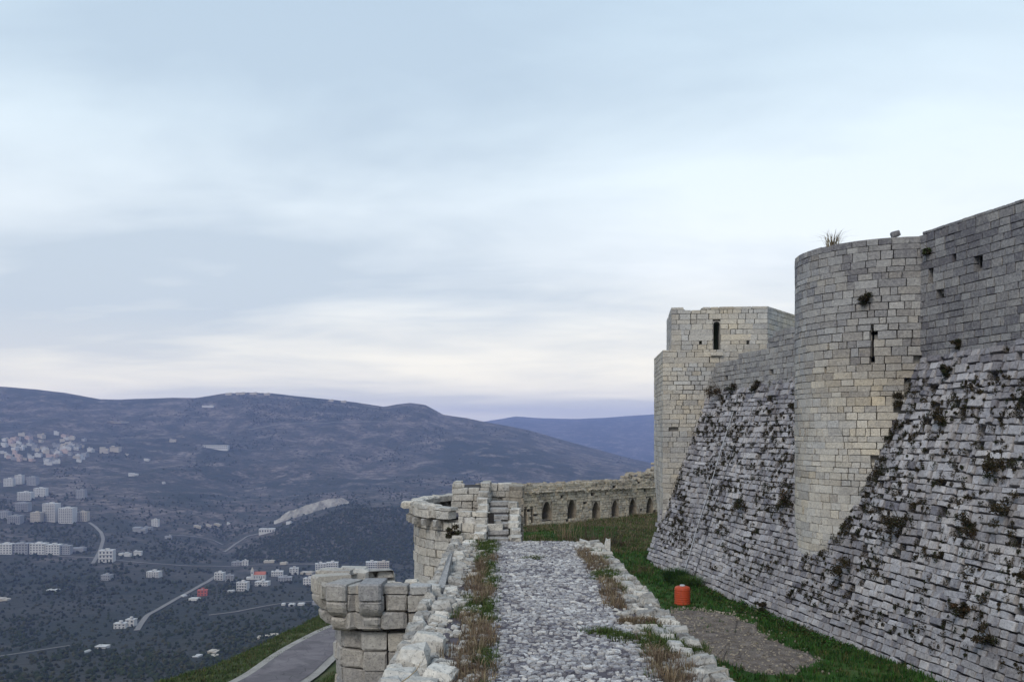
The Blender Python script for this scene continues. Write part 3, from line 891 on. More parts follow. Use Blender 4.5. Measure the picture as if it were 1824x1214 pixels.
# pipe on the talus; the dark tube beside it stands in for a crack joint
def tube(name, pts, rad, mat, nseg=6, parent=None):
    pts = [np.array(p, float) for p in pts]; V = []; F = []
    for i, p in enumerate(pts):
        d = pts[min(i + 1, len(pts) - 1)] - pts[max(i - 1, 0)]; d /= np.linalg.norm(d)
        a_ = np.cross(d, UP if abs(d[2]) < 0.95 else np.array([1.0, 0, 0])); a_ /= np.linalg.norm(a_); b_ = np.cross(d, a_)
        rr = rad[i] if isinstance(rad, (list, tuple)) else rad
        for k in range(nseg):
            t = 2 * math.pi * k / nseg; V.append(p + (a_ * math.cos(t) + b_ * math.sin(t)) * rr)
    for i in range(len(pts) - 1):
        for k in range(nseg):
            F.append((i * nseg + k, i * nseg + (k + 1) % nseg, (i + 1) * nseg + (k + 1) % nseg, (i + 1) * nseg + k))
    F.append(tuple(range(nseg))[::-1]); F.append(tuple((len(pts) - 1) * nseg + k for k in range(nseg)))
    return link(name, new_mesh(name, V, F, smooth=True), mat, parent)
tag(tube('drain_pipe', [talus_pt(6.4 + 0.04 * math.sin(v * 1.3), v) + NT * 0.10 for v in np.linspace(0, 11.2, 24)], 0.026, M['pipe']),
    'thin pale pipe running straight down the sloping glacis', 'pipe')
tag(tube('seam', [talus_pt(8.0 + 0.06 * math.sin(v * 0.9), v) + NT * 0.08 for v in np.linspace(0, 9.0, 20)], 0.02, M['seam']),
    'thin dark crack joint in the glacis beside the pale pipe', 'seam')

# ------------------------------------------------------------------ outer wall with its cobbled walk
def walk_z(Y): return -4.66 + 0.0145 * (Y - 14)
def left_edge(Y): return -2.36 + 0.0 * Y
def right_edge(Y): return float(np.interp(Y, [0, 17, 22, 30, 36], [4.15, 4.10, 3.95, 3.62, 3.40]))
def cob_l(Y): return float(np.interp(Y, [0, 16.6, 35.4], [-0.35, -0.42, -0.65]))
def cob_r(Y): return float(np.interp(Y, [0, 16.6, 21, 24, 28, 35.4], [2.62, 2.60, 2.66, 2.45, 2.52, 2.36]))
ow = thing('outer_wall', 'long outer castle wall with cobbled wall walk leading away from the camera', 'castle wall', (0.8, 20, -17))
R1 = random.Random(21)
# body
V = []; F = []; ys = np.linspace(4, 35.6, 40)
for y in ys:
    z = walk_z(y) - 0.12
    for x, zz in ((left_edge(y) + 0.25, -18), (left_edge(y) + 0.18, z), (cob_l(y), z + 0.085), (cob_r(y), z + 0.085), (right_edge(y) - 0.18, z), (right_edge(y) - 0.1, GZ0 - 0.6)):
        V.append((x, y, zz))
for i in range(len(ys) - 1):
    for j in range(5): F.append((i * 6 + j, (i + 1) * 6 + j, (i + 1) * 6 + j + 1, i * 6 + j + 1))
F.append((0, 1, 2, 3, 4, 5)); F.append(tuple((len(ys) - 1) * 6 + k for k in (5, 4, 3, 2, 1, 0)))
link('core', new_mesh('core', V, F), M['earth'], ow)
# cobbles
st = Stones(); y = 11.0
while y < 35.5:
    dy = R1.uniform(0.075, 0.12)
    x = cob_l(y) + R1.uniform(-0.12, 0.05); xr_ = cob_r(y) + R1.uniform(-0.12, 0.10)
    while x < xr_:
        w = R1.uniform(0.08, 0.23)
        bald = float(fbm(x / 0.9, y / 1.1, 3, 81))
        if R1.random() < (0.07 if bald < 0.2 else 0.30): x += w; continue
        a_ = R1.uniform(-0.5, 0.5); ux = np.array([math.cos(a_), math.sin(a_), 0])
        n = np.array([R1.gauss(0, .03), R1.gauss(0, .035), 1.0]); n /= np.linalg.norm(n)
        ux = ux - n * (ux @ n); ux /= np.linalg.norm(ux); vx = np.cross(n, ux)
        yy = y + R1.uniform(-.025, .025)
        pz = walk_z(yy) - 0.066 + R1.gauss(0, 0.009) + 0.03 * float(fbm(x / 1.4, y / 1.8, 2, 83))
        st.add((x + w / 2, yy, pz), ux, n, vx, w * R1.uniform(0.86, 1.02), 0.15, dy * R1.uniform(0.85, 1.08),
               (min(0.95, max(0.12, 0.45 + 0.25 * float(fbm(x / 0.7, y / 0.8, 3, 82)) + R1.gauss(0, 0.22))), max(0, R1.gauss(0.05, 0.1))), 'cobble')
        x += w
    y += dy
st.build(ow, M['cobble'], name='cobble', rest='paving')
# coping and rubble margins
st = Stones()
def slab(x, y, z, w, l, h, tint, kind='boulder', tilt=0.06):
    a_ = R1.gauss(0, 0.18); ux = np.array([math.cos(a_), math.sin(a_), 0])
    n = np.array([R1.gauss(0, tilt), R1.gauss(0, tilt), 1.0]); n /= np.linalg.norm(n)
    ux = ux - n * (ux @ n); ux /= np.linalg.norm(ux); vx = np.cross(n, ux)
    st.add((x, y, z - h * 0.5), ux, n, vx, w, h, l, tint, kind)
def lt(): return (min(0.95, max(0.2, R1.gauss(0.46, 0.20))), max(0, R1.gauss(0.16, 0.1)))
y = 12.0
while y < 36.0:                                        # left kerb, near its outer edge
    l = R1.uniform(0.28, 0.6); x = left_edge(y)
    while x < cob_l(y) - 0.75:
        w = R1.uniform(0.25, 0.62)
        if x < left_edge(y) + 0.4 or R1.random() < 0.62:
            slab(x + w / 2 - (0.05 if x == left_edge(y) else 0), y + R1.uniform(-.1, .1), walk_z(y) + (R1.uniform(0.0, 0.16) if x < -1.9 else R1.uniform(-0.09, 0.04)),
                 w * 0.96, l * R1.uniform(0.85, 1.0), 0.42, lt())
        x += w
    y += l * 0.95
y = 12.0
while y < 35.4:                                        # right kerb
    l = R1.uniform(0.25, 0.6); x = right_edge(y)
    while x > cob_r(y) + 0.35:
        w = R1.uniform(0.25, 0.58)
        if x > right_edge(y) - 0.5 or R1.random() < 0.55:
            slab(x - w / 2, y + R1.uniform(-.1, .1), walk_z(y) + (R1.uniform(0.0, 0.14) if x > right_edge(y) - 0.4 else R1.uniform(-0.08, 0.04)),
                 w * 0.97, l * R1.uniform(0.85, 1.0), 0.40, lt())
        x -= w
    y += l * 0.93
for _ in range(900):                                   # small rubble in the margins
    y = R1.uniform(13, 35); left = R1.random() < 0.5
    x = R1.uniform(left_edge(y) + 0.5, cob_l(y) - 0.05) if left else R1.uniform(cob_r(y) + 0.05, right_edge(y) - 0.3)
    s = R1.uniform(0.06, 0.2); slab(x, y, walk_z(y) + R1.uniform(-0.03, 0.05), s * 1.3, s, s * 0.7, lt(), 'boulder', 0.2)
# bright upright stone on the right edge, far end
e = at(1082, 990, 33.2); slab(e[0], e[1], walk_z(33) + 0.42, 0.22, 0.35, 0.7, (0.9, 0.1), 'boulder', 0.02)
# broken parapet blocks at the near left
for (px, py, Y, w, l, h, tl) in ((737, 1150, 17.9, 0.62, 0.75, 0.62, .15), (716, 1192, 17.2, 0.75, 0.8, 0.50, .08), (784, 1186, 17.0, 0.62, 0.62, 0.55, .08),
                                 (745, 1205, 16.6, 0.8, 0.5, 0.40, .05), (712, 1228, 16.0, 0.95, 0.8, 0.50, .05), (780, 1222, 16.2, 0.5, 0.9, 0.42, .05),
                                 (762, 1128, 19.0, 0.75, 0.6, 0.42, .05), (1275, 1222, 16.8, 0.5, 0.6, 0.5, .12), (1246, 1190, 17.4, 0.35, 0.55, 0.40, .15)):
    q = at(px, py, Y); slab(q[0], q[1], q[2], w, l, h, (R1.uniform(0.62, 0.85), 0.18), 'boulder', tl)
st.build(ow, M['pale'], name='coping_stone', rest='rubble')
# slanting broken parapet slab beyond the turret
sv = [at(776, 1050, 25.5), at(800, 985, 29.5), at(806, 982, 30.0), at(792, 1045, 25.8)]
sv = sv + [v + np.array([0.0, 0.1, -0.9]) for v in sv]
link('parapet_stub', new_mesh('parapet_stub', sv, [(0, 1, 2, 3), (4, 7, 6, 5), (0, 4, 5, 1), (1, 5, 6, 2), (2, 6, 7, 3), (3, 7, 4, 0)],
     np.tile([0.45, 0.1, 0], (8, 1))), M['stone'], ow)

# ------------------------------------------------------------------ machicolated turret on the outer face
def tint_tur(p, r): return (min(0.9, max(0.12, 0.50 + r.gauss(0, 0.09) + 0.10 * float(fbm(p[0], p[2], 3, 91)))), max(0, 0.28 + r.gauss(0, 0.12)))
tu = thing('machicolated_turret', 'broken turret with rounded corbels projecting from the outer wall', 'turret', (-4, 26, -18))
R2 = random.Random(31)
body = Path([(-3.6, 28.4), (-4.9, 27.6), (-5.15, 26.4), (-4.75, 25.35), (-3.9, 24.95), (-2.2, 24.9)])
path_wall(tu, body, -18, -5.42, 0.48, 0.72, 0.42, 'rough', M['stone'], tint_tur, R2, jit=0.03, hj=0.1, wj=0.25, gap=0.98, closecap=True, hole=0.01, cap=120, core_inset=0.3)
ZT = -4.15
crown = Path([(-3.7, 28.2), (-5.1, 27.9), (-5.7, 26.9), (-5.62, 25.7), (-4.9, 24.62), (-4.5, 24.42), (-2.2, 24.40)])
st = Stones()
def corb(x, y, ang, w, tints=0):
    """three stacked rounded blocks; ang = outward direction in degrees"""
    dz = R2.uniform(-.07, .05)
    n = np.array([math.cos(math.radians(ang)), math.sin(math.radians(ang)), 0]); t = np.array([-n[1], n[0], 0])
    for k, (z, h, out, ww) in enumerate(((ZT, 0.47, 0.30, 1.0), (ZT - 0.48, 0.46, 0.27, 0.98), (ZT - 0.95, 0.40, 0.10, 0.82))):
        # profile in (out, z), quarter-round underside on lower two
        prof = [(-0.75, 0), (out - 0.05, 0), (out, -0.05)]
        if k == 0: prof += [(out, -h + 0.04), (out - 0.04, -h), (-0.75, -h)]
        else:
            for a_ in (0, 18, 36, 54, 72, 90):
                rr = h * 0.85 * R2.uniform(0.95, 1.03)
                prof.append((out - rr + rr * math.cos(math.radians(a_)), -h + rr - rr * math.sin(math.radians(a_))))
            prof.append((-0.75, -h))
        V = []; F = []; m_ = len(prof); hw = w * ww / 2
        for s, rd in ((-hw, 0.07), (-hw + 0.07, 0), (hw - 0.07, 0), (hw, 0.07)):
            for (o_, zz) in prof:
                q = np.array([x, y, z + dz]) + t * (s + R2.uniform(-.008, .008)) + n * (o_ - (rd if o_ > 0 else 0) + R2.uniform(-.012, .012)) + UP * (zz + R2.uniform(-.01, .01))
                V.append(q)
        for c in range(3):
            for i in range(m_):
                F.append((c * m_ + i, c * m_ + (i + 1) % m_, (c + 1) * m_ + (i + 1) % m_, (c + 1) * m_ + i))
        F.append(tuple(range(m_))[::-1]); F.append(tuple(3 * m_ + i for i in range(m_)))
        tv = tint_tur(V[0], R2)
        link('corbel', new_mesh('corbel', V, F, np.tile([tv[0], tv[1], 0], (len(V), 1))), M['stone'], tu)
corb(-3.82, 24.72, 268, 0.62)
corb(-4.72, 24.95, 250, 0.62)
corb(-5.35, 25.75, 205, 0.55)
corb(-5.45, 26.95, 172, 0.55)
# wall of the crown: a slightly recessed ring, and taller flat blocks on the right
path_wall(tu, Path([(-3.7, 28.0), (-4.75, 27.6), (-5.2, 26.8), (-5.12, 25.9), (-4.62, 24.98), (-4.3, 24.72), (-2.2, 24.62)]), -5.42, -4.22, 0.46, 0.62, 0.5, 'rough', M['stone'], tint_tur, R2,
          excl=[(6.75, 6.83, -5.4, -4.2)], jit=0.03, hj=0.05, wj=0.2, gap=0.97, core=False, cap=60, rest='crown_masonry')
st = Stones()
for k in range(7):          # back and side rim stones seen from above
    q, t, n = crown.fr(0.25 + k * 0.62)
    st.add(q - n * 0.35 + UP * (-4.55 + R2.uniform(-.03, .10)), t, UP, -n, 0.6, 0.5, 0.62, (R2.uniform(.55, .8), 0.2), 'boulder')
q = np.array([-4.75, 27.2, -4.30]); st.add(q, (1, 0.1, 0), UP, (-0.1, 1, 0), 1.0, 0.42, 0.8, (0.8, 0.15), 'boulder')
for k in range(9):
    st.add((-5.0 + 0.32 * k + R2.uniform(-.1, .1), 27.6 + R2.uniform(-.3, .2) - 0.08 * k, -4.68 + R2.uniform(-.05, .1)), (1, R2.uniform(-.2, .2), 0), UP, (0, 1, 0), 0.42, 0.35, 0.45, (R2.uniform(.5, .8), 0.3), 'boulder')
st.build(tu, M['pale'], name='rim_stone', rest='rim_rubble')
link('platform', new_mesh('platform', [(-2.2, 25.0, -4.75), (-2.2, 28.2, -4.75), (-4.6, 27.5, -4.75), (-5.1, 26.6, -4.75), (-4.9, 25.7, -4.75), (-4.3, 25.1, -4.75)], [(0, 1, 2, 3, 4, 5)]), M['earth'], tu)

# ------------------------------------------------------------------ round bastion with its stair
ba = thing('round_bastion', 'round bastion at the end of the cobbled walk with narrow stair', 'tower', (-0.6, 40, -18))
R3 = random.Random(41)
BCX, BCY, BR = -0.55, 40.0, 3.72
pb = Path(arc(BCX, BCY, BR, 95, 272, 60))
def tint_b(p, r): return (min(0.95, max(0.12, 0.60 + r.gauss(0, 0.08) + 0.1 * float(fbm(p[0], p[2], 3, 92)))), max(0, 0.22 + r.gauss(0, 0.1)))
path_wall(ba, pb, -18, -3.62, 0.40, 0.58, 0.40, 'ashlar', M['pale'], tint_b, R3, jit=0.02, wj=0.3, hole=0.006, cap=200)
# projecting crown ring
pc = Path(arc(BCX, BCY, BR + 0.22, 100, 238, 40))
path_wall(ba, pc, -3.62, -3.14, 0.30, 0.60, 0.55, 'rough', M['pale'], tint_b, R3, jit=0.03, wj=0.3, core=False, cap=60, rest='crown_masonry')
st = Stones()
for k in range(14):
    q, t, n = Path(arc(BCX, BCY, BR + 0.18, 100, 238, 40)).fr(0.3 + k * 0.62)
    st.add(q - n * 0.3 + UP * (-3.20 + R3.uniform(-.02, .05)), t, UP, -n, 0.6, 0.3, 0.6, (R3.uniform(.6, .85), 0.2), 'boulder')
for k in range(8):        # small corbels under the ring
    q, t, n = Path(arc(BCX, BCY, BR + 0.10, 150, 232, 40)).fr(0.3 + k * 0.72)
    st.add(q + UP * -3.80, t, n, UP, 0.24, 0.5, 0.30, (0.4, 0.1), 'rough')
# spout stone on the left of the ring
q, t, n = Path(arc(BCX, BCY, BR + 0.25, 178, 200, 10)).fr(0.6); st.add(q + UP * -3.25, t, n, UP, 0.42, 0.6, 0.34, (0.8, 0.3), 'boulder')
st.build(ba, M['pale'], name='crown_stone', rest='crown_rubble')
# inner platform
V = [(BCX + (BR - 0.25) * math.cos(a_), BCY + (BR - 0.25) * math.sin(a_), -3.55) for a_ in np.linspace(math.radians(96), math.radians(262), 24)]
link('platform', new_mesh('platform', V, [tuple(range(24))]), M['earth'], ba)
# upper chamber walls left and right of the stair
def seg_wall(x0, x1, y0, y1, z0, z1, top=None, cap=60, kind='rough', ch=0.30, wm=0.42, mat='pale', tf=tint_b, hole=0.02):
    pth = Path([(x0, y1), (x0, y0), (x1, y0), (x1, y1)])
    path_wall(ba, pth, z0, z1, ch, wm, 0.36, kind, M[mat], tf, R3, top=top, jit=0.03, hole=hole, cap=cap, rest='upper_masonry')
seg_wall(-2.58, -0.98, 39.0, 41.5, -4.2, -2.30, top=lambda u: -2.36 + 0.10 * math.sin(u * 3.1))
seg_wall(-0.10, 0.48, 39.2, 41.5, -9.6, -2.42, top=lambda u: -2.42 + 0.12 * math.sin(u * 4.1), mat='rubble',
         tf=lambda p, r: (min(0.9, max(0.2, 0.6 + r.gauss(0, 0.13))), max(0, r.gauss(0.3, 0.1))))
# lintel-height back wall behind the stair
seg_wall(-1.05, -0.02, 40.4, 41.2, -4.2, -2.32, top=lambda u: -2.34 + 0.08 * math.sin(u * 5), cap=20)
# front facing wall between bastion and stair (big blocks)
path_wall(ba, Path([(-2.2, 36.9), (-1.02, 36.4), (-1.0, 36.35)]), -5.4, -3.3, 0.38, 0.6, 0.4, 'rough', M['pale'], tint_b, R3, jit=0.03, cap=30, rest='front_masonry')
st = Stones()
nstep = 6
for k in range(nstep):
    z = walk_z(35.5) + 0.02 + 0.245 * k; y = 35.7 + 0.52 * k
    st.add((-0.55, y + 0.3, z), (1, R3.uniform(-.04, .04), 0), UP, (0, 1, 0), 0.86, 0.16, 0.62, (R3.uniform(.35, .6), 0.1), 'rough')
    st.add((-0.55, y + 0.22, z - 0.2), (1, 0, 0), (0, -1, 0), UP, 0.84, 0.3, 0.24, (0.15, 0.2), 'rough')
st.build(ba, M['stone'], name='step', cap=20, rest='steps', minpx=0)
st = Stones()
for k in range(7):          # stepped cheeks of the stair
    y = 35.65 + 0.5 * k; zt = walk_z(35.5) + 0.20 + 0.235 * k
    for z in np.arange(zt, walk_z(35) - 0.3, -0.3):
        st.add((-1.22 + R3.uniform(-.04, .04), y, z), (1, R3.uniform(-.06, .06), 0), (0, -1, 0), UP, 0.5, 0.5, 0.3, (R3.uniform(.5, .85), 0.2), 'boulder')
    if k < 6:
        zt2 = walk_z(35.5) + 0.08 + 0.225 * k
        for z in np.arange(zt2, walk_z(35) - 0.3, -0.3):
            st.add((0.10 + R3.uniform(-.06, .06), y, z), (1, R3.uniform(-.1, .1), 0), (0, -1, 0), UP, 0.46, 0.5, 0.3, (R3.uniform(.5, .85), 0.2), 'boulder')
st.build(ba, M['pale'], name='cheek_stone', rest='cheek_masonry', minpx=5)

# ------------------------------------------------------------------ far wall with arched niches
fw = thing('niche_wall', 'long low ruined wall with six pointed arched niches across the ward', 'castle wall', (8, 95, GZ0))
R4 = random.Random(51)
FA, FB = np.array([-2.5, 84.2]), np.array([23.0, 109.5])
pf = Path([FA, FB])
nich = [(974.5, 17, 892, 925.5, 1), (1019, 15.5, 888.5, 924, 1), (1062, 14, 892.5, 924, 1), (1096, 12.8, 890, 920, 1), (1127.5, 13, 887, 919, 1), (1158, 12, 885, 914, 1),
        (936.5, 5, 904, 936, 0), (948, 4.5, 904, 928, 0)]
exf = []; npl = []
for (pxc, wpx, py0, py1, ar) in nich:
    u0, _ = zpix(pxc - wpx / 2, py0, pf); u1, _ = zpix(pxc + wpx / 2, py0, pf); uc, zb = zpix(pxc, py1, pf); _, zt = zpix(pxc, py0, pf)
    exf.append((u0 - 0.02, u1 + 0.02, zb, zt + 0.02)); npl.append((uc, u1 - u0, zb, zt, ar))
def ftop(u):
    k, z = None, None
    b = np.interp(u, [0, 5, 10, 18, 28.3, 29, 31, 40], [-5.25, -5.32, -5.5, -5.5, -5.72, -4.9, -4.45, -4.4])
    return float(b + 0.14 * fbm(u * 1.3, 3.3, 3, 95))
def tint_f(p, r): return (min(0.98, max(0.1, 0.86 + r.gauss(0, 0.17) + 0.14 * float(fbm(p[0] / 2, p[2], 3, 94)))), max(0, 0.50 + r.gauss(0, 0.15)))
zstr = -6.1
path_wall(fw, pf, GZ0 - 0.6, -4.2, 0.28, 0.38, 0.36, 'rough', M['rubble'], tint_f, R4, excl=exf, top=ftop, jit=0.035, hole=0.02, cap=300, minpx=6.5, thick=3.0)
for (uc, w, zb, zt, ar) in npl:
    q, t, n = pf.fr(uc)
    Vn, Fn = niche_mesh(w * 0.98, zt - zb - 0.02, 1.4, w + 0.03, zt - zb + 0.02, pointed=bool(ar))
    link('arched_niche' if ar else 'slot', new_mesh('arched_niche', place_local(Vn, q + UP * zb - n * 0.04, t, n), Fn, np.tile([0.45, 0.55, 0], (len(Vn), 1))), M['rubble'], fw)
st = Stones()
for k in range(78):         # projecting string course
    u = 0.5 + k * 0.45; q, t, n = pf.fr(u)
    z = float(np.interp(u, [0, 10, 28, 36], [-6.0, -6.15, -6.45, -6.5]))
    if R4.random() < 0.88: st.add(q + n * R4.uniform(0.02, 0.10) + UP * (z + R4.uniform(-.05, .05)), t, n, UP, 0.43, 0.4, 0.17, (R4.uniform(.6, .95), 0.4), 'boulder')
for k in range(70):         # loose stones on the crest
    u = R4.uniform(1, 38); q, t, n = pf.fr(u)
    st.add(q - n * R4.uniform(0.1, 0.6) + UP * (ftop(u) + R4.uniform(-.05, .12)), t, n, UP, R4.uniform(.2, .5), 0.4, R4.uniform(.15, .32), (R4.uniform(.4, .8), 0.4), 'boulder')
for k in range(420):        # rubble lying across the broken wall top
    u = R4.uniform(0.3, 37); q, t, n = pf.fr(u)
    st.add(q - n * R4.uniform(0.3, 3.2) + UP * (ftop(u) - 0.16 + R4.uniform(-.06, .10)), t, UP, -n, R4.uniform(.3, .7), 0.3, R4.uniform(.3, .6), (R4.uniform(.35, .8), 0.4), 'boulder')
ua, _ = zpix(1133, 850, pf); ub, _ = zpix(1182, 850, pf)
for k in range(130):        # ruined higher stump at the right end
    u = R4.uniform(ua, ub + 2); q, t, n = pf.fr(u); hh = np.interp(u, [ua, ua + 0.8, ub], [0.1, 0.75, 0.9])
    st.add(q - n * R4.uniform(0.1, 2.6) + UP * (ftop(u) + R4.uniform(-0.15, hh)), t, n, UP, R4.uniform(.25, .6), 0.5, R4.uniform(.2, .4), (R4.uniform(.35, .85), 0.4), 'boulder')
st.build(fw, M['rubble'], name='crest_stone', rest='crest_rubble', cap=60)

# ------------------------------------------------------------------ red tank
def lathe(prof, n, org):
    V = []; F = []
    for (r_, z) in prof:
        for k in range(n):
            a_ = 2 * math.pi * k / n; V.append((org[0] + r_ * math.cos(a_), org[1] + r_ * math.sin(a_), org[2] + z))
    for i in range(len(prof) - 1):
        for k in range(n): F.append((i * n + k, i * n + (k + 1) % n, (i + 1) * n + (k + 1) % n, (i + 1) * n + k))
    F.append(tuple(range(n))[::-1]); F.append(tuple((len(prof) - 1) * n + k for k in range(n)))
    return V, F
def tank_mat():
    m, nt, b = mat_new('faded_red_plastic'); g = G(nt); p = g.pos()
    n = g.noise(p, 3.0, 5, 0.6); n2 = g.noise(g.pos((1, 1, 0.2)), 9.0, 4)
    c = g.mix(n, (0.36, 0.045, 0.016), (0.50, 0.082, 0.03)); c = g.mix(g.ramp(n2, [(0.52, 0.0), (0.7, 0.5)]), c, (0.24, 0.06, 0.035))
    g.set(b.inputs['Base Color'], c); b.inputs['Roughness'].default_value = 0.55
    return m
M['tank'] = tank_mat()
tY = 50.3; tq = at(1215.5, 1068, tY); tz = float(ward_z(tq[0], tq[1]))
tk = thing('water_tank', 'ribbed orange-red water tank standing in the grass by the glacis', 'tank', (tq[0], tq[1], tz))
prof = [(0.30, 0.0), (0.41, 0.02)]
for k in range(7):
    z = 0.06 + k * 0.122; prof += [(0.425, z), (0.440, z + 0.03), (0.440, z + 0.07), (0.425, z + 0.10)]
prof += [(0.425, 0.94), (0.39, 1.00), (0.30, 1.03), (0.16, 1.045)]
V, F = lathe(prof, 28, (tq[0], tq[1], tz - 0.03))
link('body', new_mesh('body', V, F, smooth=True), M['tank'], tk)
V, F = lathe([(0.15, 0), (0.15, 0.05), (0.12, 0.075), (0.02, 0.08)], 20, (tq[0], tq[1], tz + 1.012))
link('lid', new_mesh('lid', V, F), M['pipe'], tk)

# ------------------------------------------------------------------ vegetation
def blades(P, nb, hgt, spread, cols, lean=0.5, width=0.012, wjit=0.5, up=None, seed=1):
    """grass: each tuft gets nb bent blades; returns verts, tris, tint"""
    r = np.random.default_rng(seed); N = len(P) * nb
    base = np.repeat(np.asarray(P, float), nb, 0)
    H = np.repeat(np.asarray(hgt, float) * np.ones(len(P)), nb) * r.uniform(0.45, 1.15, N)
    a = r.uniform(0, 2 * math.pi, N); d = np.stack([np.cos(a), np.sin(a), np.zeros(N)], 1)
    sp = np.repeat(np.asarray(spread, float) * np.ones(len(P)), nb)
    base = base + d * (sp * np.sqrt(r.uniform(0, 1, N)))[:, None]
    a2 = a + r.normal(0, 0.9, N); d2 = np.stack([np.cos(a2), np.sin(a2), np.zeros(N)], 1)
    ln = np.abs(r.normal(0, lean, N)); w = width * r.uniform(1 - wjit, 1 + wjit, N)
    side = np.stack([-d2[:, 1], d2[:, 0], np.zeros(N)], 1) * w[:, None]
    mid = base + d2 * (H * ln * 0.35)[:, None] + UP * (H * 0.6)[:, None]
    tip = base + d2 * (H * ln)[:, None] + UP * (H * (1 - 0.25 * np.minimum(ln, 1.5)))[:, None]
    V = np.stack([base - side, base + side, mid + side * 0.7, mid - side * 0.7, tip], 1).reshape(-1, 3)
    i = np.arange(N) * 5
    F = np.concatenate([np.stack([i, i + 1, i + 2], 1), np.stack([i, i + 2, i + 3], 1), np.stack([i + 3, i + 2, i + 4], 1)])
    cols = np.asarray(cols, float)
    ci = np.repeat(r.integers(0, len(cols), len(P)), nb); mixi = r.random(N) < 0.25
    ci = np.where(mixi, r.integers(0, len(cols), N), ci)
    T = np.repeat(cols[ci] * r.uniform(0.7, 1.3, (N, 1)), 5, 0)
    return V, F, T
def leaves(C, rad, n, size, cols, seed=1, squash=0.8):
    """clumps of small leaf faces spread through volumes"""
    r = np.random.default_rng(seed); C = np.asarray(C, float); N = len(C) * n
    rad = np.repeat(np.asarray(rad, float) * np.ones(len(C)), n)
    d = r.normal(0, 1, (N, 3)); d /= np.linalg.norm(d, axis=1)[:, None]; d[:, 2] *= squash
    p = np.repeat(C, n, 0) + d * (rad * r.uniform(0.15, 1, N) ** 0.6)[:, None]
    s = np.repeat(np.asarray(size, float) * np.ones(len(C)), n) * r.uniform(0.6, 1.4, N)
    a = r.normal(0, 1, (N, 3)); a /= np.linalg.norm(a, axis=1)[:, None]
    b = np.cross(a, r.normal(0, 1, (N, 3))); b /= np.linalg.norm(b, axis=1)[:, None]
    V = np.stack([p - a * s[:, None], p + b * (s * 0.45)[:, None], p + a * s[:, None], p - b * (s * 0.45)[:, None]], 1).reshape(-1, 3)
    i = np.arange(N) * 4
    F = np.stack([i, i + 1, i + 2, i + 3], 1)
    cols = np.asarray(cols, float); ci = np.repeat(r.integers(0, len(cols), len(C)), n)
    ci = np.where(r.random(N) < 0.3, r.integers(0, len(cols), N), ci)
    T = np.repeat(cols[ci] * r.uniform(0.6, 1.35, (N, 1)), 4, 0)
    return V, F, T
DRY = [(0.26, 0.19, 0.12), (0.20, 0.14, 0.10), (0.155, 0.105, 0.08), (0.31, 0.25, 0.16), (0.12, 0.085, 0.06)]
GRN = [(0.055, 0.095, 0.022), (0.075, 0.115, 0.03), (0.04, 0.075, 0.018), (0.11, 0.12, 0.045)]
LAWN = [(0.022, 0.085, 0.012), (0.03, 0.115, 0.015), (0.018, 0.06, 0.010), (0.055, 0.105, 0.02), (0.10, 0.10, 0.035), (0.028, 0.07, 0.015)]
WEED = [(0.045, 0.032, 0.018), (0.030, 0.024, 0.014), (0.06, 0.042, 0.022), (0.028, 0.034, 0.014)]
r5 = np.random.default_rng(77)
# dry grass and green tufts along the walk
P, Hs, Gp, Gh = [], [], [], []
for _ in range(2600):
    y = r5.uniform(13, 36.5); left = r5.random() < 0.5
    if left:
        c = cob_l(y) - 0.28; x = r5.normal(c, 0.27)
        if x > cob_l(y) + 0.12 or x < left_edge(y): continue
        if x < c - 0.35 and fbm(x * 1.5, y * 0.6, 3, 101) < 0.05: continue
        g_ = fbm(x * 0.8, y * 0.35, 3, 102) > 0.05
        if x > c: g_ = fbm(x * 0.8, y * 0.35, 3, 102) > -0.22
    else:
        c = cob_r(y) + 0.35; x = r5.normal(c, 0.30)
        if x < cob_r(y) - 0.1 or x > right_edge(y) - 0.1: continue
        if fbm(x * 1.2, y * 0.5, 3, 103) < -0.12: continue
        g_ = fbm(x * 0.9, y * 0.5, 3, 104) > 0.22
    (Gp if g_ else P).append((x, y, walk_z(y) - 0.05)); (Gh if g_ else Hs).append(r5.uniform(0.10, 0.22) if g_ else r5.uniform(0.10, 0.34))
# green tongues reaching over the cobbles on the right
for _ in range(260):
    t = r5.random(); y = 20.6 + r5.normal(0, 0.16) - 1.5 * t; x = 1.9 + 1.9 * t + r5.normal(0, 0.14)
    Gp.append((x, y, walk_z(y) - 0.04)); Gh.append(r5.uniform(0.07, 0.2))
for _ in range(120):
    t = r5.random(); y = 21.6 + r5.normal(0, 0.12); x = 2.6 + 1.2 * t; P.append((x, y, walk_z(y) - 0.04)); Hs.append(r5.uniform(0.08, 0.25))
for (cx_, cy_, n_) in ((0.75, 31.6, 18), (0.62, 31.3, 12), (1.4, 15.8, 10), (2.1, 15.4, 8)):
    for _ in range(n_): Gp.append((cx_ + r5.normal(0, 0.18), cy_ + r5.normal(0, 0.1), walk_z(cy_) - 0.04)); Gh.append(r5.uniform(0.05, 0.12))
V, F, T = blades(P, 16, Hs, 0.13, DRY, 0.7, 0.007, seed=2)
link('dry_grass', fast_mesh('dry_grass', V, F, 3, T), M['leaf'], kind='stuff')
V, F, T = blades(Gp, 18, Gh, 0.13, GRN, 0.6, 0.008, seed=3)
link('green_grass', fast_mesh('green_grass', V, F, 3, T), M['leaf'], kind='stuff')
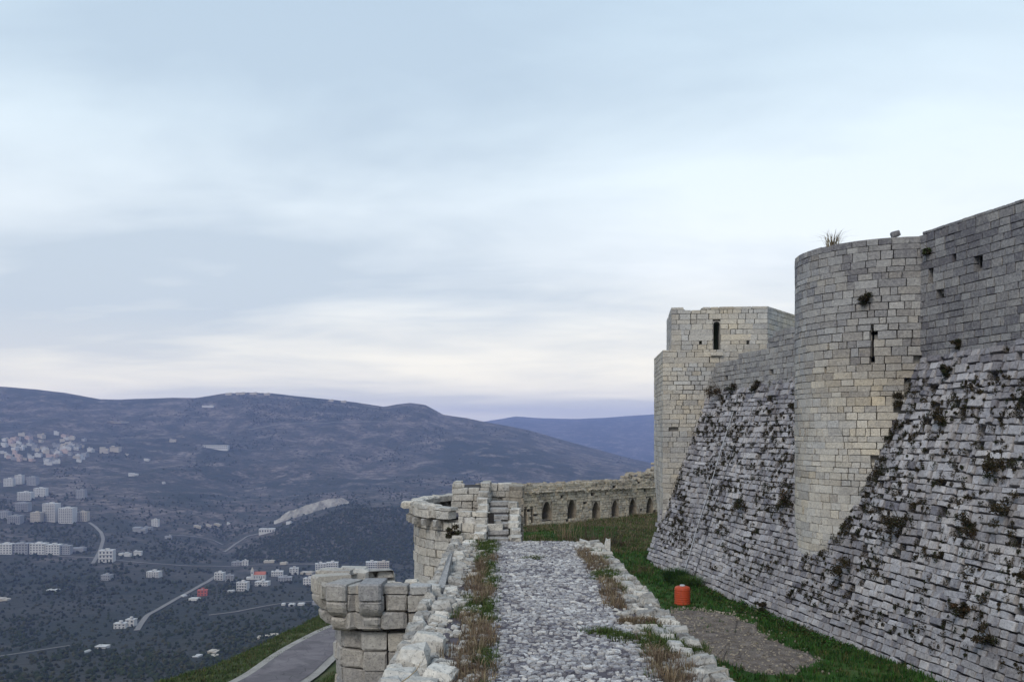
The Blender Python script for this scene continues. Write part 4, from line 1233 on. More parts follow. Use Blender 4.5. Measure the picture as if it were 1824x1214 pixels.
# ward lawn
P, Hs = [], []
def in_poly_v(x, y, Q):
    c = np.zeros(np.shape(x), bool); j = len(Q) - 1
    for i in range(len(Q)):
        if Q[i][1] != Q[j][1]:
            m_ = ((Q[i][1] > y) != (Q[j][1] > y)) & (x < (Q[j][0] - Q[i][0]) * (y - Q[i][1]) / (Q[j][1] - Q[i][1]) + Q[i][0]); c ^= m_
        j = i
    return c
def in_poly(x, y, Q):
    c = False; j = len(Q) - 1
    for i in range(len(Q)):
        if (Q[i][1] > y) != (Q[j][1] > y) and x < (Q[j][0] - Q[i][0]) * (y - Q[i][1]) / (Q[j][1] - Q[i][1]) + Q[i][0]: c = not c
        j = i
    return c
N = 21000
y = 28 + 82 * r5.random(N) ** 1.2; x = r5.uniform(-1, 18, N)
w_ = (x - B0[0]) * NIN[0] + (y - B0[1]) * NIN[1]
ok = ~((y > 84.2 + (x + 2.5) * 0.992 - 0.2) | ((y < 37) & (x < np.interp(y, [0, 17, 22, 30, 36], [4.15, 4.10, 3.95, 3.62, 3.40]))))
ok &= ~((w_ > 0.12) & (y < 64)); ok &= ~(in_poly_v(x, y, GRAV) & (r5.random(N) < 0.955))
x, y, w_ = x[ok], y[ok], w_[ok]
P = np.stack([x, y, ward_z(x, y) - 0.03], 1)
Hs = r5.uniform(0.12, 0.28, len(x)) * (1 + 1.2 * np.maximum(0, fbm(x / 2.2, y / 2.2, 3, 111))) * np.where((w_ > -2.2) & (w_ < 0.12), 1.25, 1)
Pn = np.array(P); Hn = np.array(Hs)
far = (Pn[:, 1] > 60) & (fbm(Pn[:, 0] / 4, Pn[:, 1] / 5, 3, 112) > -0.2)
V, F, T = blades(Pn[~far], 9, Hn[~far], 0.2, LAWN, 0.6, 0.018, seed=4)
link('lawn_grass', fast_mesh('lawn_grass', V, F, 3, T), M['leaf'], kind='stuff')
V, F, T = blades(Pn[far], 12, Hn[far] * 1.3, 0.42, GRN + DRY[:2] + DRY[4:], 0.6, 0.02, seed=5)
link('rough_grass', fast_mesh('rough_grass', V, F, 3, T), M['leaf'], kind='stuff')
x, y = r5.uniform(-32, -12, 9000), r5.uniform(58, 118, 9000)
d_ = crest_sd(x, y); ok = ~((d_ > 2.5) | ((-d_ > 4.0) & (-d_ < 11.2))); x, y = x[ok], y[ok]
P = np.stack([x, y, hill_z(x, y) - 0.05], 1)
V, F, T = blades(P, 8, 0.32, 0.4, GRN + [(0.10, 0.09, 0.04), (0.04, 0.06, 0.02)], 0.7, 0.03, seed=14)
link('bank_grass', fast_mesh('bank_grass', V, F, 3, T), M['leaf'], kind='stuff')
# leafy weeds along the talus foot, and pebbles on the gravel
P = []; 
for _ in range(420):
    s = r5.uniform(4, 34); o_ = abs(r5.normal(0, 0.5)); q = B0 + UD * s - NIN * o_
    if fbm(s / 2.0, o_, 2, 113) < -0.25: continue
    P.append(q + UP * 0.10)
P = np.array(P)
V, F, T = leaves(P, 0.28, 26, 0.06, LAWN + [(0.05, 0.05, 0.02)], seed=6, squash=0.6)
link('leafy_weeds', fast_mesh('leafy_weeds', V, F, 4, T), M['leaf'], kind='stuff')
st = Stones()
GQ = np.array(GRAV); gmin, gmax = GQ.min(0), GQ.max(0)
for _ in range(2600):
    x, y = R4.uniform(gmin[0], gmax[0]), R4.uniform(gmin[1], gmax[1])
    if not in_poly(x, y, GRAV) and R4.random() > 0.12: continue
    s = 0.03 + 0.07 * R4.random() ** 3
    a_ = R4.uniform(0, 6.28)
    st.add((x, y, float(ward_z(x, y)) + 0.10), (math.cos(a_), math.sin(a_), 0), UP, (-math.sin(a_), math.cos(a_), 0), s * 1.3, s, s, (R4.uniform(.1, .8), 0.5), 'cobble')
VV, FF, TT, off = [], [], [], 0
for i, (p, ux, n, vx, w, d, h, t, k) in enumerate(st.rows):
    v_, f_ = VAR[k][i % 14]; VV.append(v_ @ np.stack([ux * w, -n * d, vx * h]) + p); FF.append(f_ + off); off += len(v_); TT.append(np.tile([t[0], t[1], 0], (len(v_), 1)))
Fq = np.concatenate(FF); tri = Fq[:, 3] == Fq[:, 2]
link('pebbles', fast_mesh('pebbles', np.concatenate(VV), np.concatenate([Fq[~tri][:, :3], Fq[~tri][:, [0, 2, 3]], Fq[tri][:, :3]]), 3, np.concatenate(TT)), M['rubble'], kind='stuff')

# weeds in the joints of the talus
P, Rr = [], []
for (p, w, h) in HOLES:
    if R4.random() < 0.85: P.append(p + NT * 0.0 - VT * 0.03); Rr.append(R4.uniform(0.12, 0.24))
for _ in range(160):        # thick growth where tower and talus meet
    z = R4.uniform(-6.6, 3.2)
    w_ = (z - GZ0) * KT
    best = None
    for k in range(90):
        s = 17 + k * 0.1; q = B0 + UD * s + NIN * w_ + UP * (z - GZ0)
        if s > 19.5 and not in_tower(q): best = q; break
    if best is not None: P.append(best + UD * abs(R4.gauss(0, 0.55)) + VT * R4.gauss(0, .2) + NT * 0.03) if fbm(z * 0.9, 2.2, 2, 122) > -0.25 else 0; Rr.append(R4.uniform(0.06, 0.26)) if len(Rr) < len(P) else 0
for _ in range(4200):
    s, v = R4.uniform(0, 36), R4.uniform(1.2, 13.0); p = talus_pt(s, v)
    if in_tower(p) or p[2] > junction(s) - 0.2: continue
    if fbm(p[1] / 1.6 + 7, p[2] / 1.4, 3, 121) > (0.02 if s > 20 else 0.0) - 0.12 + R4.uniform(-.1, .35): P.append(p + NT * 0.02); Rr.append(R4.uniform(0.05, 0.17))
V, F, T = leaves(P, Rr, 46, 0.042, WEED, seed=7, squash=1.25)
link('wall_weeds', fast_mesh('wall_weeds', V, F, 4, T), M['leaf'], kind='stuff')

def ray_talus(px, py):
    d = np.array([(px - CX) / FPX, 1.0, (HY - py) / FPX]); t = (B0 @ NT) / (d @ NT); return d * t
def shrub(name, label, pos, n, rad, seed, cols=WEED, twiggy=False, cat='shrub', group=None, size=0.05, nleaf=700):
    pos = np.array(pos, float); n = np.array(n, float); t = thing(name, label, cat, tuple(pos), group)
    r = random.Random(seed); V = []; F = []
    for k in range(7):
        e = pos + n * rad * r.uniform(0.5, 1.1) + np.array([r.gauss(0, .5), r.gauss(0, .5), r.gauss(0.25, .45)]) * rad
        m_ = (pos + e) / 2 + UP * rad * 0.15
        o = len(V)
        for q, w in ((pos - n * 0.05, 0.03), (m_, 0.02), (e, 0.006)):
            for a_ in (0, 2.1, 4.2): V.append(q + np.array([math.cos(a_), math.sin(a_), 0.3 * math.sin(a_)]) * w)
        for i in range(2):
            for j in range(3): F.append((o + i * 3 + j, o + i * 3 + (j + 1) % 3, o + (i + 1) * 3 + (j + 1) % 3, o + (i + 1) * 3 + j))
    link('stem', new_mesh('stem', V, F), M['wood'], t)
    if twiggy:
        V, F, T = blades([pos], 90 if nleaf < 800 else nleaf, [rad * 2.0], [rad * (0.7 if nleaf < 800 else 1.6)], cols, 0.9, 0.012, seed=seed); np_ = 3
    else:
        cs = [pos + n * rad * 0.45 + np.array([r.gauss(0, .38), r.gauss(0, .38), r.gauss(0, .42)]) * rad for _ in range(9)]
        V, F, T = leaves(cs, rad * 0.42, nleaf // 9, size, cols, seed=seed); np_ = 4
    link('crown', fast_mesh('crown', V, F, np_, T), M['leaf'], t)
    return t
u, z = tower_u(1538, 530); q, t, n = pt_.fr(u)
shrub('wall_shrub', 'dark shrub sprouting from the upper face of the round tower', q + UP * z, n, 0.42, 201)
u, z = tower_u(1476, 432); q, t, n = pt_.fr(u)
shrub('grass_tuft', 'dry grass tuft on top of the round tower rim', np.array([q[0], q[1], 8.75]) - n * 0.3, UP, 0.45, 202, DRY, True, 'grass')
for i, (px, py, rr, lab) in enumerate([
        (1283, 700, 0.75, 'brown bush at the left end of the stepped curtain wall'),
        (1308, 694, 0.5, 'brown bush just right of the largest bush on the stepped curtain'),
        (1350, 690, 0.4, 'small brown shrub under the middle of the stepped curtain wall'),
        (1327, 903, 0.55, 'brown shrub halfway up the glacis right of the pale pipe'),
        (1400, 892, 0.55, 'dark shrub on the glacis just left of the round tower'),
        (1364, 1078, 0.32, 'small brown shrub low on the glacis above the grass bush'),
        (1606, 940, 0.75, 'largest dark shrub patch on the glacis right of the round tower'),
        (1512, 1008, 0.62, 'brown shrub at the foot of the round tower shaft'),
        (1612, 672, 0.42, 'olive shrub high where the round tower meets the glacis'),
        (1606, 712, 0.40, 'brown shrub second from the top along the tower and glacis edge'),
        (1772, 836, 0.5, 'dark shrub high on the glacis near the right edge'),
        (1797, 912, 0.55, 'dark round shrub on the glacis nearest the right edge'),
        (1733, 938, 0.42, 'dark ragged shrub left of the round shrub near the right edge'),
        (1680, 745, 0.45, 'dark shrub on the upper glacis below the curtain wall'),
        (1690, 660, 0.3, 'small dark shrub at the joint of curtain wall and glacis'),
        (1765, 1140, 0.45, 'dark trailing shrub low on the glacis in the bottom right corner'),
        (1720, 1085, 0.35, 'dark shrub low on the glacis left of the trailing shrub')]):
    shrub('wall_shrub', lab, ray_talus(px, py) + NT * 0.02, NT, rr, 210 + i, WEED if i % 4 else WEED + [(0.09, 0.05, 0.025)], nleaf=800)
u, z = zpix(1655, 446, pr); q, t, n = pr.fr(u)
shrub('wall_shrub', 'green tuft high on the dark curtain wall beside the round tower', q + UP * z, n, 0.28, 240, WEED + GRN[:1])
u, z = zpix(1709, 612, pr); q, t, n = pr.fr(u)
shrub('wall_shrub', 'small dark tuft low on the dark curtain wall', q + UP * z, n, 0.25, 241)
q = at(796, 952, 36.3)
shrub('wall_shrub', 'dark shrub in a hole on the front of the round bastion', at(808, 949, 36.35), (0, -1, 0), 0.34, 242)
bq = B0 + UD * 9.4 - NIN * 0.75
shrub('grass_bush', 'rounded green bush at the glacis foot right of the tank', (bq[0], bq[1], GZ0 + 0.05), UP, 0.38, 243, LAWN, True, cat='bush', nleaf=900)
bq = B0 + UD * 7.0 - NIN * 0.75
shrub('grass_bush', 'taller green bush directly behind the red tank', (bq[0], bq[1], GZ0 + 0.05), UP, 0.42, 244, LAWN, True, cat='bush', nleaf=1200)
for i, (px, py, Y, rr, lab) in enumerate([(1048, 962, 72, 1.5, 'wide dry brown bush beyond the end of the cobbled walk'),
                                          (1090, 958, 74, 1.2, 'smaller dry brown bush right of the wide dry bush'),
                                          (1010, 958, 76, 1.1, 'dry brown bush left of the wide dry bush')]):
    q = at(px, py, Y); shrub('dry_bush', lab, (q[0], q[1], float(ward_z(q[0], q[1]))), UP, rr, 250 + i, DRY + [(0.14, 0.11, 0.10)], True, 'bush')
dd = [at(835, 1000, 33.0), at(845, 985, 33.0), at(851, 970, 33.0), at(853, 957, 33.0), at(849, 951, 33.0), at(842, 953, 33.0), at(836, 962, 33.0)]
tag(tube('dry_stalk', dd, [0.016, 0.015, 0.014, 0.012, 0.01, 0.008, 0.006], M['twig']), 'bent pale dry stalk curling up from the left walk margin', 'plant')
dd = [at(712, 1216, 16.2), at(728, 1205, 16.2), at(742, 1192, 16.2), at(750, 1178, 16.2)]
tag(tube('dry_stalk', dd, [0.012, 0.011, 0.009, 0.005], M['twig']), 'pale dry stalk across the broken parapet blocks at lower left', 'plant')

# ------------------------------------------------------------------ valley: woods, roads, quarry, buildings
r6 = np.random.default_rng(303)
ICO_V = np.array([(0, 0, 1)] + [(0.894 * math.cos(2 * math.pi * k / 5), 0.894 * math.sin(2 * math.pi * k / 5), 0.447) for k in range(5)] +
                 [(0.894 * math.cos(2 * math.pi * (k + .5) / 5), 0.894 * math.sin(2 * math.pi * (k + .5) / 5), -0.447) for k in range(5)] + [(0, 0, -1)])
ICO_F = np.array([(0, 1 + k, 1 + (k + 1) % 5) for k in range(5)] + [(1 + k, 6 + k, 1 + (k + 1) % 5) for k in range(5)] +
                 [(1 + (k + 1) % 5, 6 + k, 6 + (k + 1) % 5) for k in range(5)] + [(6 + k, 11, 6 + (k + 1) % 5) for k in range(5)])
SPUR = [(405, 990), (440, 968), (490, 950), (560, 925), (612, 906), (735, 902), (745, 1000), (560, 1005), (430, 1000)]
TOPW = [(420, 702), (500, 702), (600, 714), (720, 742), (640, 752), (540, 752), (450, 758)]
ROADS = [([(158, 930), (170, 938), (180, 948), (184, 960), (180, 975), (172, 992), (165, 1004)], 9),
         ([(100, 990), (165, 993), (200, 997), (260, 1003), (330, 1008), (390, 1008), (450, 1006), (520, 1005), (600, 1006)], 8),
         ([(392, 1022), (372, 1035), (345, 1050), (315, 1066), (288, 1082), (262, 1096), (250, 1112), (243, 1124)], 9),
         ([(370, 1096), (420, 1090), (470, 1080), (520, 1073), (590, 1069)], 7), ([(-30, 1172), (60, 1160), (125, 1150)], 5),
         ([(398, 982), (420, 968), (440, 955), (466, 949), (488, 944)], 11), ([(300, 952), (345, 955), (380, 962), (398, 970)], 8),
         ([(440, 765), (480, 758), (540, 754), (620, 752), (700, 748)], 8)]
ROADPX = []
for P_, w_ in ROADS:
    for (a0, b0), (a1, b1) in zip(P_[:-1], P_[1:]):
        n_ = max(1, int(math.hypot(a1 - a0, b1 - b0) / 4)); ROADPX += [(a0 + (a1 - a0) * k / n_, b0 + (b1 - b0) * k / n_) for k in range(n_)]
RM = np.zeros((1300, 700), bool)          # road mask in (px + 60, py - 600)
for a_, b_ in ROADPX: RM[max(0, int(a_ + 55)):int(a_ + 66), max(0, int(b_ - 604)):int(b_ - 595)] = True
NT_ = 110000
px = r6.uniform(-30, 1190, NT_); py = 700 + 525 * r6.random(NT_) ** 0.9
f = fbm(px / 70, py / 22, 4, 131); hi = py < 880
pr_ = np.where(hi, 0.9 * np.clip(f - 0.12, 0, 1), 0.10 + 0.6 * np.clip(f, 0, 1))
pr_ = np.where(in_poly_v(px, py, SPUR), 0.8, np.where(in_poly_v(px, py, TOPW), 0.6, pr_))
ok = (r6.random(NT_) < pr_) & ~RM[(px + 60).astype(int), (py - 600).astype(int)]
pts = np.array([ground_at(a_, b_) for a_, b_ in zip(px[ok][:26000], py[ok][:26000])])
pts = pts[pts[:, 1] < 4350]; N = len(pts)
sz = r6.uniform(1.3, 3.2, N) * np.where(pts[:, 1] < 1300, 0.75, 1)
jit = r6.uniform(0.7, 1.25, (N, 12, 1))
V = ICO_V[None] * jit * np.stack([sz, sz, sz * r6.uniform(0.8, 1.3, N)], 1)[:, None, :] + (pts + np.stack([0 * sz, 0 * sz, sz * 0.55], 1))[:, None, :]
F = (ICO_F[None] + (np.arange(N) * 12)[:, None, None]).reshape(-1, 3)
tc_ = np.array([(0.020, 0.030, 0.013), (0.028, 0.038, 0.016), (0.016, 0.024, 0.012), (0.045, 0.045, 0.022)])
T = np.repeat(tc_[r6.integers(0, 4, N)] * r6.uniform(0.7, 1.3, (N, 1)), 12, 0)
link('woodland', fast_mesh('woodland', V.reshape(-1, 3), F, 3, T, smooth=False), M['leaf'], kind='stuff')

M['track'] = plain('pale_track', (0.19, 0.172, 0.155), nscale=0.05, amt=0.25, bump=0)
def px_road(name, P, width):
    W_ = [ground_at(px, py) for px, py in P]
    def zf(x, y): return float(valley_z(CX + FPX * x / y, y))
    ribbon(name, [(q[0], q[1]) for q in W_], [width * 0.75] * len(P), zf, 1.0, M['track'], n=90, cross=3)
for P_, w_ in ROADS: px_road('valley_road', P_, w_)

# quarry face above the wooded spur
M['scar'] = ground_material('quarry_rock', [(0.35, (0.16, 0.14, 0.12)), (0.5, (0.33, 0.29, 0.245)), (0.66, (0.50, 0.45, 0.39))], 0.03, 0.15, 0.8, 3.0)
lo = [(488, 943), (505, 937), (520, 931), (540, 924), (560, 917), (580, 910), (600, 904), (622, 899)]
V = []; F = []; nq = 70; rows_ = 6
for i in range(nq):
    t = i / (nq - 1); px = 488 + 134 * t; pyl = np.interp(px, [a_[0] for a_ in lo], [a_[1] for a_ in lo]) + 3
    hp = np.interp(t, [0, .15, .4, .7, .9, 1.0], [4, 14, 17, 17, 14, 5])
    Yq = float(np.interp(px, [488, 622], [2150, 2330]))
    for j in range(rows_):
        f = j / (rows_ - 1)
        yq = Yq + f * 22 + 7 * float(fbm(px / 9, f * 3, 3, 141))
        zb = float(valley_z(px, Yq)) - 3; m_ = Yq / FPX
        V.append(np.array([(px - CX) / FPX * yq, yq, zb + (hp * f + 1.2 * float(fbm(px / 5, j * 1.7, 3, 142))) * m_]))
    V.append(np.array([(px - CX) / FPX * (Yq + 150), Yq + 150, float(valley_z(px, Yq + 150)) - 3]))
rr_ = rows_ + 1
for i in range(nq - 1):
    for j in range(rr_ - 1): F.append((i * rr_ + j, (i + 1) * rr_ + j, (i + 1) * rr_ + j + 1, i * rr_ + j + 1))
link('quarry_face', new_mesh('quarry_face', V, F), M['scar'], kind='structure')

WALLC = {'white': (0.50, 0.48, 0.46), 'cream': (0.42, 0.37, 0.31), 'grey': (0.27, 0.265, 0.27), 'rose': (0.44, 0.33, 0.29), 'red': (0.42, 0.10, 0.07)}
for k, c in list(WALLC.items()): M['w_' + k] = plain('render_' + k, c, 0.9, 0.25, 0.12, 0)
M['pane'] = plain('dark_window', (0.035, 0.04, 0.055), 0.4, 1.0, 0.1, 0)
M['tile'] = plain('red_tile', (0.38, 0.12, 0.075), 0.8, 1.0, 0.2, 0)
def box_vf(x0, x1, y0, y1, z0, z1):
    V = [(x0, y0, z0), (x1, y0, z0), (x1, y1, z0), (x0, y1, z0), (x0, y0, z1), (x1, y0, z1), (x1, y1, z1), (x0, y1, z1)]
    F = [(0, 3, 2, 1), (4, 5, 6, 7), (0, 1, 5, 4), (1, 2, 6, 5), (2, 3, 7, 6), (3, 0, 4, 7)]
    return V, F
def join_boxes(bs):
    V = []; F = []
    for b in bs:
        v, f = box_vf(*b); o = len(V); V += v; F += [tuple(i + o for i in q) for q in f]
    return V, F
HM = {}
def house_boxes(Wd, D, H, var):
    b = [(-Wd / 2, Wd / 2, -D / 2, D / 2, -6, H)]
    if var == 0: b += [(-Wd / 2 - .3, Wd / 2 + .3, -D / 2 - .3, D / 2 + .3, H, H + 0.5), (Wd * .1, Wd * .38, -D * .1, D * .3, H + .5, H + 2.6)]
    elif var == 1: b += [(-Wd / 2 - .15, Wd * 0.1, -D / 2 - .6, D / 2, H * .98, H + 2.8), (Wd * .1, Wd / 2 + .2, -D / 2 - 1.6, -D / 2 - .002, H * .45, H * .55)]
    else: b += [(-Wd / 2 - .2, Wd / 2 + .2, -D / 2 - 1.4, D / 2 + .2, H + .002, H + 0.45), (-Wd * .4, -Wd * .15, -D * .2, D * .2, H + .45, H + 2.4)]
    return b
def small_house(px, py, wpx, hpx, label, group, wallc, var, rz):
    q = ground_at(px, py); m_ = q[1] / FPX; Wd, H = wpx * m_, hpx * m_
    key = (wallc, var)
    if key not in HM:
        V, F = join_boxes(house_boxes(14.0, 11.0, 8.0, var)); me = new_mesh('house', V, F); me.materials.append(M['w_' + wallc]); HM[key] = me
    o = bpy.data.objects.new('house', HM[key]); o.location = q; o.rotation_euler = (0, 0, rz)
    o.scale = (Wd / 14.0, max(0.8, Wd / 14.0 * 0.9), H / 9.5); o.color = (0, 0, 0, 1)
    tag(o, label, 'house', group); col.objects.link(o); return o
WINM = None
def building(name, px, py, wpx, hpx, label, wallc='white', rz=0.0, cat='building', group=None, floors=None, cols_=None, balcony=False, dfac=0.7, hut=True):
    global WINM
    q = ground_at(px, py); m_ = q[1] / FPX; Wd, H = wpx * m_, hpx * m_; D = Wd * dfac
    t = thing(name, label, cat, tuple(q), group); t.rotation_euler = (0, 0, rz)
    def part(nm, V, F, mat):
        o = bpy.data.objects.new(nm, new_mesh(nm, V, F)); o.data.materials.append(mat); o.parent = t; o.color = (0, 0, 0, 1); col.objects.link(o); return o
    V, F = box_vf(-Wd / 2, Wd / 2, -D / 2, D / 2, -8, H); part('wall', V, F, M['w_' + wallc])
    rb = [(-Wd / 2 - .35, Wd / 2 + .35, -D / 2 - .35, D / 2 + .35, H + .002, H + .55)]
    if hut: rb.append((-Wd * .12, Wd * .16, -D * .15, D * .2, H + .56, H + 3.0))
    V, F = join_boxes(rb); part('roof', V, F, M['w_' + wallc])
    tx0 = rb_.uniform(-.35, .2) * Wd; V, F = box_vf(tx0, tx0 + 2.2, -D * .4, -D * .4 + 2, H + .56, H + 2.1); part('roof_tank', V, F, M['w_grey'])
    floors = floors or max(1, int(round(H / 3.6))); cols_ = cols_ or max(2, int(round(Wd / 4.2)))
    if WINM is None:
        V, F = box_vf(-.5, .5, -.08, .08, -.5, .5); WINM = new_mesh('window', V, F); WINM.materials.append(M['pane'])
    fh = H / floors
    for f in range(floors):
        for c in range(cols_):
            o = bpy.data.objects.new('window', WINM); o.parent = t
            o.location = (-Wd / 2 + Wd * (c + .5) / cols_, -D / 2 - .05, fh * (f + .52)); o.scale = (Wd / cols_ * .46, 1, fh * .48); col.objects.link(o)
        if balcony and f > 0:
            V, F = box_vf(-Wd * .42, Wd * .42, -D / 2 - 1.5, -D / 2 - .14, fh * f - .15, fh * f + .35); part('balcony', V, F, M['w_' + wallc])
    return t
rb_ = random.Random(404)
# dense village, upper left
VP = [(0, 786), (30, 775), (70, 778), (95, 772), (140, 774), (160, 788), (165, 806), (150, 826), (100, 832), (60, 832), (25, 824), (0, 815)]
nvh = 0
while nvh < 96:
    px, py = rb_.uniform(0, 168), rb_.uniform(772, 832)
    if not in_poly(px, py, VP): continue
    if fbm(px / 18, py / 9, 2, 151) < -0.28: continue
    wc = rb_.choice(['white', 'white', 'cream', 'grey', 'rose'])
    small_house(px, py, rb_.uniform(6, 12), rb_.uniform(4, 7), 'small %s flat-roofed house, %s %s of the dense hillside village' % ({'rose': 'pinkish'}.get(wc, wc), 'upper' if py < 795 else ('lower' if py > 814 else 'middle'), 'left' if px < 56 else ('right' if px > 112 else 'centre')),
                'village houses on the hillside', wc, rb_.randrange(3), rb_.uniform(-.5, .5)); nvh += 1
for (px, py, w, h, lab) in [
        (186, 806, 14, 9, 'pale house block just right of the hillside village'), (206, 803, 16, 9, 'longer pale house block furthest right of the hillside village'),
        (226, 811, 6, 4, 'tiny pale house right below the longer village end block'), (262, 820, 9, 3.5, 'tiny white house alone on the slope right of the village'),
        (238, 847, 15, 4.5, 'bright white low shed on the slope below the village'), (292, 861, 4, 3, 'tiny bright white hut right of the white low shed'),
        (308, 786, 11, 5, 'pale lone house high on the slope above the valley'), (210, 752, 30, 2.6, 'long low pale shed high on the left ridge slope'),
        (372, 724, 20, 2.6, 'low pale shed close under the ridge top'), (352, 939, 12, 4, 'leftmost low house in the row below the brown field'),
        (372, 937, 9, 3.5, 'second low house in the row below the brown field'), (388, 936, 11, 4, 'third low house in the row below the brown field'),
        (407, 933, 5, 3, 'tiny white house ending the row below the brown field'), (300, 959, 11, 6, 'small house at the right of the grey hamlet'),
        (250, 947, 22, 8, 'low wide grey house at the left of the grey hamlet'), (264, 943, 14, 6, 'small grey house amid the grey hamlet'),
        (216, 988, 8, 4, 'tiny shed just right of the white villa'), (228, 990, 11, 6, 'low pale house right of the white villa'),
        (246, 988, 13, 8, 'pale house furthest right of the white villa'), (140, 981, 22, 7, 'low grey shed ending the apartment row'),
        (328, 1062, 6, 3, 'tiny white hut beside the dirt road'), (347, 1068, 17, 4.5, 'low white shed in front of the red house'),
        (412, 1053, 10, 3, 'tiny flat white shed left of the stepped white house'), (505, 1077, 6, 3.5, 'tiny white shed leftmost along the lower lane'),
        (520, 1078, 10, 4, 'small white shed second along the lower lane'), (537, 1077, 11, 4, 'small white shed third along the lower lane'),
        (562, 1076, 9, 7, 'grey house nearest the turret along the lower lane'), (183, 1153, 20, 5, 'white low building alone in the dark lower valley'),
        (155, 1161, 5, 3, 'tiny white hut left of the lone white low building'), (352, 1169, 10, 3.5, 'small white shed left of the roadside pair low in the valley'),
        (381, 1161, 16, 3.5, 'upper pale shed of the pair above the green bank'), (380, 1169, 14, 3.5, 'lower pale shed of the pair above the green bank'),
        (463, 1136, 8, 3, 'tiny shed above the bend of the asphalt road'), (484, 1133, 22, 4.5, 'long pale shed above the bend of the asphalt road'),
        (95, 1051, 18, 2.6, 'long low shed in the dark fields at lower left'), (6, 1069, 20, 4.5, 'pale low house at the left edge of the lower valley'),
        (515, 932, 9, 4, 'white hut at the lower end of the quarry face'), (480, 1001, 18, 4, 'long low shed behind the church'),
        (506, 1005, 12, 5, 'small pale house behind the church to its right'), (548, 1022, 22, 5, 'low pale building left of the twin apartment blocks')]:
    small_house(px, py, w, h, lab, None, 'grey' if 'grey' in lab else ('white' if 'white' in lab else rb_.choice(['white', 'cream', 'cream'])), rb_.randrange(3), rb_.uniform(-.3, .3))
for (px, w, lab) in ((408, 11, 'leftmost pale building on the hilltop skyline'), (430, 16, 'widest pale building on the hilltop skyline'), (452, 12, 'third pale building from the left on the hilltop skyline'),
                     (476, 10, 'fourth pale building from the left on the hilltop skyline'), (590, 8, 'tiny building on the skyline right of the hilltop'), (612, 9, 'rightmost tiny building on the skyline')):
    py = float(np.interp(px, SKYX, SKYY)) + 2.5; small_house(px, py, w, 3.6, lab, None, 'cream', 0, 0)
for k, (px, w, h) in enumerate(((12, 26, 17), (40, 26, 18), (70, 26, 18), (97, 24, 17), (117, 20, 15))):
    building('apartment_block', px, 985 + (k > 2) * 1, w, h, ['leftmost', 'second', 'third', 'fourth', 'fifth and last'][k] + ' pale block from the left in the long apartment row', 'grey' if k in (1, 4) else 'white', 0.05, 'apartments', 'apartment row at left', floors=4, cols_=5)
for (px, py, w, h, c, lab) in ((66, 929, 18, 17, 'cream', 'low left block of the white apartment cluster'), (92, 927, 24, 31, 'white', 'tallest block of the white apartment cluster'),
                               (121, 930, 25, 26, 'white', 'broad bright block right of the tallest in the apartment cluster'), (148, 927, 18, 16, 'cream', 'low right end block of the white apartment cluster'),
                               (46, 889, 23, 13, 'white', 'left block of the pair above the white apartment cluster'), (73, 883, 20, 14, 'white', 'right higher block of the pair above the white apartment cluster'),
                               (42, 909, 22, 14, 'grey', 'grey block left above the white apartment cluster'), (17, 865, 16, 13, 'white', 'leftmost block of the three below the hillside village'),
                               (35, 861, 13, 15, 'white', 'narrow middle block of the three below the hillside village'), (59, 863, 17, 14, 'grey', 'grey right block of the three below the hillside village'),
                               (145, 887, 15, 15, 'grey', 'lone grey block above and right of the apartment cluster'), (8, 922, 18, 11, 'grey', 'dim grey block at the left edge beside the cluster'),
                               (28, 931, 22, 13, 'grey', 'dim grey block just left of the apartment cluster')):
    building('apartment_block', px, py, w, h, lab, c, rb_.uniform(-.15, .15), 'apartments', balcony=w > 20)
building('villa', 191, 1000, 24, 21, 'large white villa with arched front at the road junction', 'white', 0.1, 'villa', floors=3, cols_=4, balcony=True)
building('long_building', 385, 799, 44, 6.5, 'long white institutional building on the middle hillside', 'white', 0.0, 'building', floors=2, cols_=12, dfac=0.25, hut=False)
building('factory', 476, 948, 27, 7, 'bright white works building at the foot of the quarry', 'white', 0.1, 'building', floors=1, cols_=6, dfac=0.5, hut=False)
building('block', 277, 936, 12, 11, 'small square white tower block of the grey hamlet', 'white', 0, 'building')
for (px, py, w, h, c, lab, bl) in ((392, 1032, 16, 13, 'white', 'white balconied house left of the church', True), (409, 1035, 14, 11, 'grey', 'grey house between the balconied house and the church', False),
                                   (433, 1051, 19, 15, 'white', 'stepped white house below the church', True), (468, 1042, 23, 7, 'white', 'low white house in front of the church', False),
                                   (494, 1025, 20, 8, 'white', 'white low house right of the church', False), (508, 1034, 23, 7, 'grey', 'grey low house right below the church', False),
                                   (524, 1022, 15, 11, 'white', 'white cube house between church and twin blocks', False), (552, 1041, 20, 12, 'white', 'white house below the twin apartment blocks', False),
                                   (571, 1021, 18, 18, 'white', 'left of the twin white apartment blocks behind the turret', True), (592, 1021, 20, 20, 'white', 'right of the twin white apartment blocks behind the turret', True),
                                   (662, 1018, 20, 18, 'white', 'left half of the broad white apartment pair behind the turret', True), (683, 1018, 20, 18, 'cream', 'cream right half of the broad apartment pair behind the turret', True),
                                   (437, 1007, 10, 9, 'white', 'bright white cube above the church', False), (423, 1006, 18, 6, 'grey', 'grey low works left of the bright cube above the church', False),
                                   (361, 1060, 16, 10, 'red', 'red-walled house beside the dirt road', False), (215, 1118, 20, 9, 'white', 'left wing of the modern white house low in the valley', False),
                                   (234, 1114, 16, 12, 'white', 'taller right wing of the modern white house low in the valley', False), (275, 1027, 22, 10, 'white', 'white house alone in dark fields left of the dirt road', True),
                                   (191, 1032, 17, 9, 'grey', 'grey house alone in dark fields at left', False)):
    building('house', px, py, w, h, lab, c, rb_.uniform(-.2, .2), 'house', balcony=bl)
